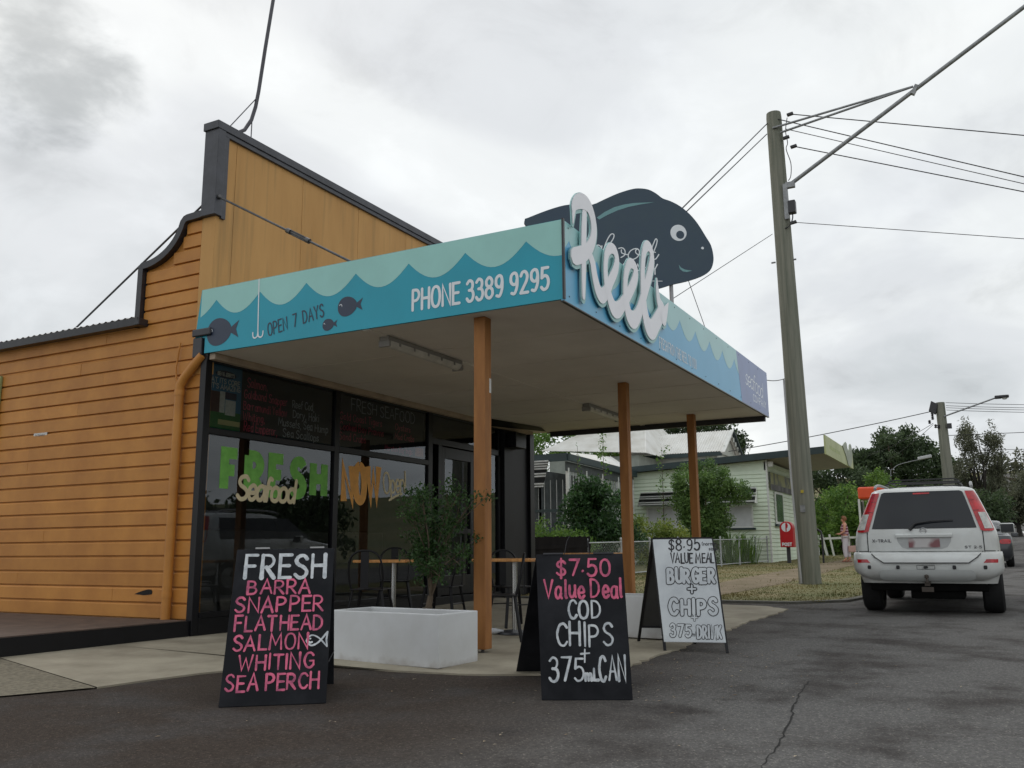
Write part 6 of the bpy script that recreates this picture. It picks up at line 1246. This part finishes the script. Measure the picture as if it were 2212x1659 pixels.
# rear glass, lights, tailgate
gl = sv.patch([(1.105, .625, -.625), (1.2, .60, -.60), (1.3, .575, -.575), (1.4, .548, -.548), (1.5, .52, -.52), (1.575, .495, -.495), (1.592, .46, -.46)], .008, 14).build('rear_window', TINT, suv, local=True, smooth=40)
for s in (1, -1):
    zz1 = [1.06, 1.075, 1.15, 1.25, 1.35, 1.45, 1.54, 1.585]; yo = [.80, .822, .80, .764, .727, .688, .650, .622]; yi = [.70, .668, .648, .618, .590, .560, .533, .52]
    tl = sv.patch([(z, s*o, s*i) for z, o, i in zip(zz1, yo, yi)], .016, 8).build('tail_light', TLR, suv, local=True, smooth=40)
    for zl_ in (1.335, 1.47):
        kk = (zl_-1.25)/.1*.0375; sv.line([(s*(.748-kk), zl_), (s*(.628-kk*.75), zl_-.012)], .007, .020).build('lens_divider', mat('lens_dark', (.12, .01, .015), rough=.3, var=0), tl, local=True)
    sv.patch([(1.092, s*.808, s*.715), (1.15, s*.792, s*.700), (1.25, s*.756, s*.672), (1.30, s*.738, s*.656)], .021, 6).build('reversing_lens', TLC, tl, local=True, smooth=40)
    sv.line([(s*.688, 1.06), (s*.690, .80), (s*.675, .735)] if True else [], .011, .004).build('tailgate_seam', SEAM, suv, local=True)
    sv.line([(s*.69, .81), (s*.845, .81)], .010, .004).build('quarter_seam', SEAM, suv, local=True)
gate = sv.patch([(.812, .68, -.68), (.90, .682, -.682), (1.0, .682, -.682), (1.06, .675, -.675), (1.098, .66, -.66)], .0035, 14).build('tailgate', WP, suv, local=True, smooth=40)
c2 = Car(bz_, [x-.004 for x in bp_.xr_], bp_.xf_, bp_.hw_, .16, .05)
c2.patch([(.668, .50, -.50), (.70, .57, -.57), (.74, .61, -.61), (.798, .665, -.665)], .006, 14).build('tailgate_lip', WP, gate, local=True, smooth=40)
c2.line([(.672, .81), (.60, .735), (.50, .664), (-.50, .664), (-.60, .735), (-.672, .81)], .012, .008).build('gate_lower_seam', SEAM, gate, local=True)
sv.patch([(.835, .20, -.20), (.86, .27, -.27), (.93, .315, -.315), (.99, .325, -.325), (1.005, .325, -.325)], .005, 12).build('plate_recess', mat('recess_grey', lin((178, 180, 180)), rough=.5, var=.1), gate, local=True)
b = MB()
for i, (z, d) in enumerate(((.985, .004), (.99, .03), (1.02, .034), (1.035, .012), (1.037, .003))):
    b.v += [sv.rear(.335-.67*k/12, z, d) for k in range(13)]
    if i: b.f += [((i-1)*13+k, (i-1)*13+k+1, i*13+k+1, i*13+k) for k in range(12)]
b.build('plate_garnish', WP, gate, local=True, smooth=50)
pm = mat('number_plate', lin((196, 192, 192)), rough=.5, col2=lin((132, 86, 90)), scale=5.5, lo=.44, hi=.60, det=1)
sv.patch([(.858, .185, -.185), (.975, .185, -.185)], .012, 6).build('number_plate', pm, gate, local=True)
c3 = lambda y, z, d: sv.rear(y, z, d)
b = MB(); strokes(b, layout('X-TRAIL', -.615, .925, .036, width=.235, gap=.3), .010, c3(0, 0, 0) if False else (.075, 0, 0), (0, -1, 0), (0, 0, 1), (-1, 0, 0), .014 ) if False else None
def badge(txt, yl, yr, z, h, sw):
    b = MB(); s = layout(txt, -yl, z, h, width=yl-yr, gap=.28)
    for st in s: ribbon(b, st, sw, (sv.rear((yl+yr)/2, z)[0]-.008, 0, 0), (0, -1, 0), (0, 0, 1), (-1, 0, 0), .002)
    b.build('badge', BDG, gate, local=True)
badge('X-TRAIL', .625, .395, .93, .034, .008); badge('ST 2.5', -.47, -.66, .845, .028, .007)
b = MB(); b.lathe([(.028, 0), (.036, .004), (.042, 0)], (sv.rear(0, 1.07)[0]-.006, 0, 1.07), (-1, 0, 0), 20); b.obox((sv.rear(0, 1.07)[0]-.009, 0, 1.07), (.002, 0, 0), (0, .046, 0), (0, 0, .007)); b.build('emblem', CHR_, gate, local=True, smooth=40)
sv.patch([(1.555, .10, -.10), (1.575, .10, -.10)], .013, 4).build('brake_lamp', TLR, gl, local=True)
b = MB(); p0, p1, p2_ = sv.rear(-.10+.26, 1.085, .03), sv.rear(.07, 1.17, .035), sv.rear(-.36, 1.205, .03)
b.tube([p0, sv.rear(.10, 1.16, .035), p1, sv.rear(-.1, 1.195, .035), p2_], [.022, .014, .012, .010, .006], 6); b.build('wiper', PLAS, gl, local=True, smooth=50)
# side glass, wheels, underbody
for s in (1, -1):
    b = MB(); rows = []
    for z in (1.12, 1.2, 1.3, 1.4, 1.5, 1.56):
        rows.append((z, .55+(z-1.12)*.25, 3.25-(z-1.12)*1.25))
    for i, (z, x0, x1) in enumerate(rows):
        b.v += [(x0+(x1-x0)*k/8, s*(sv.hw(z)+.006), z) for k in range(9)]
        if i: b.f += [((i-1)*9+k, (i-1)*9+k+1, i*9+k+1, i*9+k) for k in range(8)]
    b.build('side_window', TINT, suv, local=True, smooth=30)
    for xd in (1.28, 2.25):
        b = MB(); b.add([(xd, s*(sv.hw(z)+.009), z) for z in (1.12, 1.3, 1.5, 1.56)]+[(xd+.07, s*(sv.hw(z)+.009), z) for z in (1.12, 1.3, 1.5, 1.56)], [(0, 1, 5, 4), (1, 2, 6, 5), (2, 3, 7, 6)]); b.build('door_pillar', PLAS, suv, local=True)
    b = MB(); b.tube(catmull([(.62, s*.60, 1.655), (.75, s*.595, 1.70), (1.2, s*.59, 1.725), (2.0, s*.58, 1.725), (2.35, s*.57, 1.70), (2.5, s*.56, 1.66)], 4), .02, 8); b.build('roof_rail', mat('rail_silver', (.3, .3, .31), rough=.4, metal=.5, var=.1), suv, local=True, smooth=50)
    wheel(suv, .80, s*.735, .345, .255); wheel(suv, 3.45, s*.715, .345, .255)
    b = MB(); b.obox((2.72, s*.99, 1.10), (.055, 0, 0), (0, .10, 0), (0, 0, .075)); mi = b.build('mirror', WP, suv, local=True, bevel=.03)
    b = MB(); b.obox((2.66, s*.99, 1.10), (.004, 0, 0), (0, .085, 0), (0, 0, .06)); b.build('mirror_glass', TINT, mi, local=True); b = MB(); b.box(2.69, 2.75, min(s*.82, s*.92), max(s*.82, s*.92), 1.05, 1.09); b.build('mirror_arm', PLAS, mi, local=True)
    b = MB(); b.box(.9, 3.3, s*.80-.03, s*.80+.03, .36, .46); b.build('side_skirt', PLAS, suv, local=True)
b = MB(); b.box(.16, 4.0, -.70, .70, .30, .46); b.box(.20, .62, -.42, .22, .20, .31); b.build('underbody', mat('underbody_black', (.006, .006, .006), rough=.9, var=.2, spec=.1), suv, local=True, bevel=.02)
b = MB(); b.tube([(.9, -.66, .33), (.9, .66, .33)], .045, 8); b.build('rear_axle', PLAS, suv, local=True)
b = MB(); b.bar((.25, 0, .40), (-.02, 0, .40), .06, .05); b.lathe([(.0, .07), (.025, .06), (.025, .03), (.014, .02), (.014, -.02), (.03, -.03)], (-.03, 0, .45), n=12); b.box(-.01, .01, -.07, .07, .30, .36); b.build('tow_bar', mat('rusty_steel', (.09, .075, .065), rough=.7, metal=.4, var=.3), suv, local=True)
BK = mat('rack_black', (.012, .012, .013), rough=.5, var=.1)
for z, x0, x1, h in ((1.735, .80, 2.1, .53), (1.775, .85, 2.05, .50)):
    b = MB(); b.tube([(x0, -h+.06, z-.02), (x0, -h+.12, z), (x0, h-.12, z), (x0, h-.06, z-.02), (x1, h-.06, z-.02), (x1, h-.12, z), (x1, -h+.12, z), (x1, -h+.06, z-.02), (x0, -h+.06, z-.02)], .011, 6); b.build('roof_rack', BK, suv, local=True)
# dark sedan ahead
def sedan(name, label, loc, pm, L=4.55, W=.88):
    th = thing(name, label, 'car', loc); k = W/.88
    zs = [.22, .35, .55, .80, .92, .95, 1.15, 1.32, 1.40, 1.43]
    c = Car(zs, [.10, .02, 0, .04, .12, .55, .85, 1.15, 1.4, 1.8], [L-.1, L-.02, L, L-.05, L-.2, L-1.25, L-1.55, L-1.85, L-2.05, L-2.3], [x*k for x in (.78, .85, .87, .865, .845, .80, .70, .62, .56, .42)], .16, .45)
    c.body([.22, .3, .35, .45, .55, .7, .8, .88, .92, .95, 1.05, 1.15, 1.25, 1.32, 1.38, 1.41, 1.43]).build('body', pm, th, local=True, smooth=38)
    c.patch([(.965, .68, -.68), (1.1, .62, -.62), (1.25, .56, -.56), (1.34, .50, -.50)], .01, 8).build('rear_window', mat('sky_glass', (.05, .055, .06), rough=.04, var=0, spec=1.0, coat=1.), th, local=True, smooth=40)
    for s in (1, -1):
        c.patch([(.68, s*.79, s*.56), (.73, s*.82, s*.52), (.80, s*.82, s*.54), (.82, s*.79, s*.6)], .01, 6).build('tail_light', TLR, th, local=True)
        b = MB()
        for i, z in enumerate((1.0, 1.1, 1.25, 1.34)):
            x0, x1 = 1.0+(z-1)*.6, L-1.5-(z-1)*.9; b.v += [(x0, s*(c.hw(z)+.006), z), (x1, s*(c.hw(z)+.006), z)]
            if i: b.f.append((2*i-2, 2*i-1, 2*i+1, 2*i))
        b.build('side_window', TINT, th, local=True)
        wheel(th, .85, s*.76, .32, .21); wheel(th, L-.85, s*.76, .32, .21)
        b = MB(); b.obox((L-1.6, s*.98, .98), (.06, 0, 0), (0, .10, 0), (0, 0, .065)); b.build('mirror', pm, th, local=True, bevel=.03)
    c.patch([(.46, .26, -.26), (.58, .26, -.26)], .008, 4).build('number_plate', MATS['sticker_white'], th, local=True)
    b = MB(); b.box(.1, L-.2, -.7, .7, .18, .30); b.build('underbody', PLAS, th, local=True); return th
sedan('parked_sedan', 'dark grey sedan parked ahead, peeping out right of the white wagon', (30.6, .45, zg(31.5)), mat('car_charcoal', (.035, .038, .045), rough=.3, var=.05, coat=.6))
fcz = zg(118); sedan('distant_car', 'tiny white car far up the hill road', (118, -2.75, fcz), WP)
# far cream house beside the hill road
fh = thing('far_house', 'cream house far up the hill at the right edge', 'house', (128, -9.5, zg(128)))
hz_ = zg(128); b = MB(); b.box(128, 136, -13, -4.6, hz_-.5, hz_+3.0); b.build('wall', mat('cream_wall', lin((196, 182, 142)), var=.1), fh)
b = MB(); b.prism([(-13.6, hz_+2.9), (-4.0, hz_+2.9), (-8.8, hz_+5.0)], (127.6, 0, 0), (0, 1, 0), (0, 0, 1), (1, 0, 0), 0, 9); b.build('roof', mat('rust_roof', lin((116, 66, 52)), var=.2), fh)
for y in (-5.6, -8.2):
    b = MB(); b.box(127.93, 127.99, y-.7, y+.7, hz_+.8, hz_+2.2); w_ = b.build('window', WHT, fh); b = MB(); b.box(127.90, 127.925, y-.6, y+.6, hz_+.9, hz_+2.1); b.build('pane', DKP, w_)
# ================================================================== woman on the footpath
SKIN = mat('skin', lin((206, 150, 124)), rough=.6, var=.06); HAIR = mat('hair_auburn', lin((140, 92, 58)), rough=.6, var=.3, scale=20); PANT = mat('white_trousers', lin((214, 208, 216)), rough=.8, var=.06)
def stripes():
    m = mat('striped_top', lin((150, 92, 110)), rough=.8, var=0); n, l, b = nodes_of(m); t = n.new('ShaderNodeTexCoord'); s = n.new('ShaderNodeSeparateXYZ'); l.new(t.outputs['Object'], s.inputs[0])
    w_ = n.new('ShaderNodeMath'); w_.operation = 'MULTIPLY'; w_.inputs[1].default_value = 2*PI/.10; l.new(s.outputs[2], w_.inputs[0]); q = n.new('ShaderNodeMath'); q.operation = 'SINE'; l.new(w_.outputs[0], q.inputs[0])
    r_ = n.new('ShaderNodeMapRange'); r_.inputs[1].default_value = .1; r_.inputs[2].default_value = .4; l.new(q.outputs[0], r_.inputs[0]); mx = n.new('ShaderNodeMix'); mx.data_type = 'RGBA'; mx.inputs[6].default_value = (*lin((122, 58, 80)), 1); mx.inputs[7].default_value = (*lin((206, 176, 184)), 1)
    l.new(r_.outputs[0], mx.inputs[0]); l.new(mx.outputs[2], b.inputs['Base Color']); return m
wmn = thing('person', 'woman in striped sleeveless top and white trousers standing by the pickets', 'person', (34.7, 4.85, zg(34.7)+.06), R(100))
def skin(name, verts, edges, rads, m, parent, root=0, sub=2):
    me = bpy.data.meshes.new(name); me.from_pydata(verts, edges, []); o = bpy.data.objects.new(name, me); COL.objects.link(o); o.parent = parent; WM[o.name] = WM[parent.name]
    sk = o.modifiers.new('skin', 'SKIN'); sk.use_smooth_shade = True
    for i, r_ in enumerate(rads): me.skin_vertices[0].data[i].radius = r_ if hasattr(r_, '__len__') else (r_, r_); me.skin_vertices[0].data[i].use_root = (i == root)
    ss = o.modifiers.new('sub', 'SUBSURF'); ss.levels = sub; ss.render_levels = sub; me.materials.append(m); return o
# local: x forward, y left, z up; 1.60 m tall
V_ = [(0, 0, .90), (.01, 0, 1.05), (.015, 0, 1.20), (.0, 0, 1.33), (.015, 0, 1.40), (.03, 0, 1.47), (.045, 0, 1.555),
      (.0, .165, 1.31), (.02, .20, 1.08), (.20, .17, .98), (.27, .16, 1.0),
      (-.01, -.165, 1.31), (-.07, -.205, 1.05), (-.06, -.20, .83), (-.05, -.20, .755),
      (.0, .085, .85), (.05, .09, .47), (.03, .09, .08), (.13, .095, .035), (0, -.085, .85), (-.03, -.09, .47), (-.11, -.09, .09), (-.01, -.095, .035)]
E_ = [(0, 1), (1, 2), (2, 3), (3, 4), (4, 5), (5, 6), (3, 7), (7, 8), (8, 9), (9, 10), (3, 11), (11, 12), (12, 13), (13, 14), (0, 15), (15, 16), (16, 17), (17, 18), (0, 19), (19, 20), (20, 21), (21, 22)]
r_ = [(.12, .13), (.105, .12), (.115, .13), (.09, .12), .05, .075, .07, .055, .042, .036, .03, .055, .042, .036, .03, .085, .06, .042, .03, .085, .06, .042, .03]
skin('body', V_, E_, r_, SKIN, wmn)
skin('blouse', [(0, 0, .88), (.012, 0, 1.03), (.02, 0, 1.19), (.0, 0, 1.31), (.0, .13, 1.315), (.0, -.13, 1.315)], [(0, 1), (1, 2), (2, 3), (3, 4), (3, 5)], [(.15, .155), (.135, .145), (.145, .15), (.105, .135), .07, .07], stripes(), wmn)
skin('trousers', [(0, 0, .90), (0, .09, .83), (.05, .092, .47), (.03, .092, .13), (0, -.09, .83), (-.03, -.092, .47), (-.11, -.092, .14)], [(0, 1), (1, 2), (2, 3), (0, 4), (4, 5), (5, 6)], [(.135, .14), .11, .082, .062, .11, .082, .062], PANT, wmn)
b = MB(); g = random.Random(2); rings = []
for i in range(9):
    ph = PI*i/8*.72
    for k in range(16):
        a = 2*PI*k/16; rr_ = .098*(1+.07*g.uniform(-1, 1)); front = max(0, math.cos(a)); z = 1.535+.115*math.cos(ph)+(.05*front if ph > 1.2 else 0)
        b.v.append((.02-.01+rr_*math.sin(ph)*math.cos(a)*(1.1-.35*front*(ph > 1.0)), rr_*math.sin(ph)*math.sin(a)*.92, z))
    if i: b.f += [((i-1)*16+k, i*16+k, i*16+(k+1) % 16, (i-1)*16+(k+1) % 16) for k in range(16)]
b.build('hair', HAIR, wmn, local=True, smooth=60)
b = MB(); b.lathe([(0, .02), (.012, .0), (0, -.012)], (.118, 0, 1.50), (0, 0, 1), 8); b.build('nose', SKIN, wmn, local=True, smooth=60)
for s in (1, -1):
    b = MB(); b.lathe([(0, .008), (.009, 0), (0, -.008)], (.108, s*.028, 1.525), (1, 0, 0), 8); b.build('eye', INK, wmn, local=True)
    for k in range(5):
        hx, hy, hz = ((.27, .16, 1.0) if s > 0 else (-.05, -.20, .755)); ln = (.06, .07, .075, .07, .055)[k]
        b = MB(); d = (1, 0, -.2) if s > 0 else (.15, 0, -1); p0 = Vector((hx, hy+(k-2)*.014, hz)); p1 = p0+Vector(d)*ln*.6; p2_ = p1+Vector((d[0]*.6, 0, d[2]*.6-.3))*ln*.5; b.tube([p0, p1, p2_], [.009, .008, .006], 6); b.build('finger', SKIN, wmn, local=True)
    b = MB(); q = (.10, .095) if s > 0 else (-.04, -.095); b.obox((q[0]-.03, q[1], .015), (.12, 0, 0), (0, .045, 0), (0, 0, .015)); b.build('sandal', mat('sandal_brown', lin((132, 70, 56)), var=.1), wmn, local=True, bevel=.012)
hb = thing('handbag', 'pale handbag with dark looped straps hanging from the woman\'s hand', 'handbag', (34.7+.05, 4.63, zg(34.7)+.45), R(100))
b = MB(); b.box(-.15, .15, -.05, .05, -.05, .18); b.build('bag', mat('bag_pink', lin((196, 160, 150)), var=.1), hb, bevel=.03, local=True)
for s in (1, -1):
    b = MB(); b.tube(catmull([(-.08, s*.03, .17), (-.06, s*.03, .30), (-.02, 0, .38), (.03, s*.03, .30), (.08, s*.03, .17)], 4), .008, 5); b.build('strap', BLK2, hb, local=True)
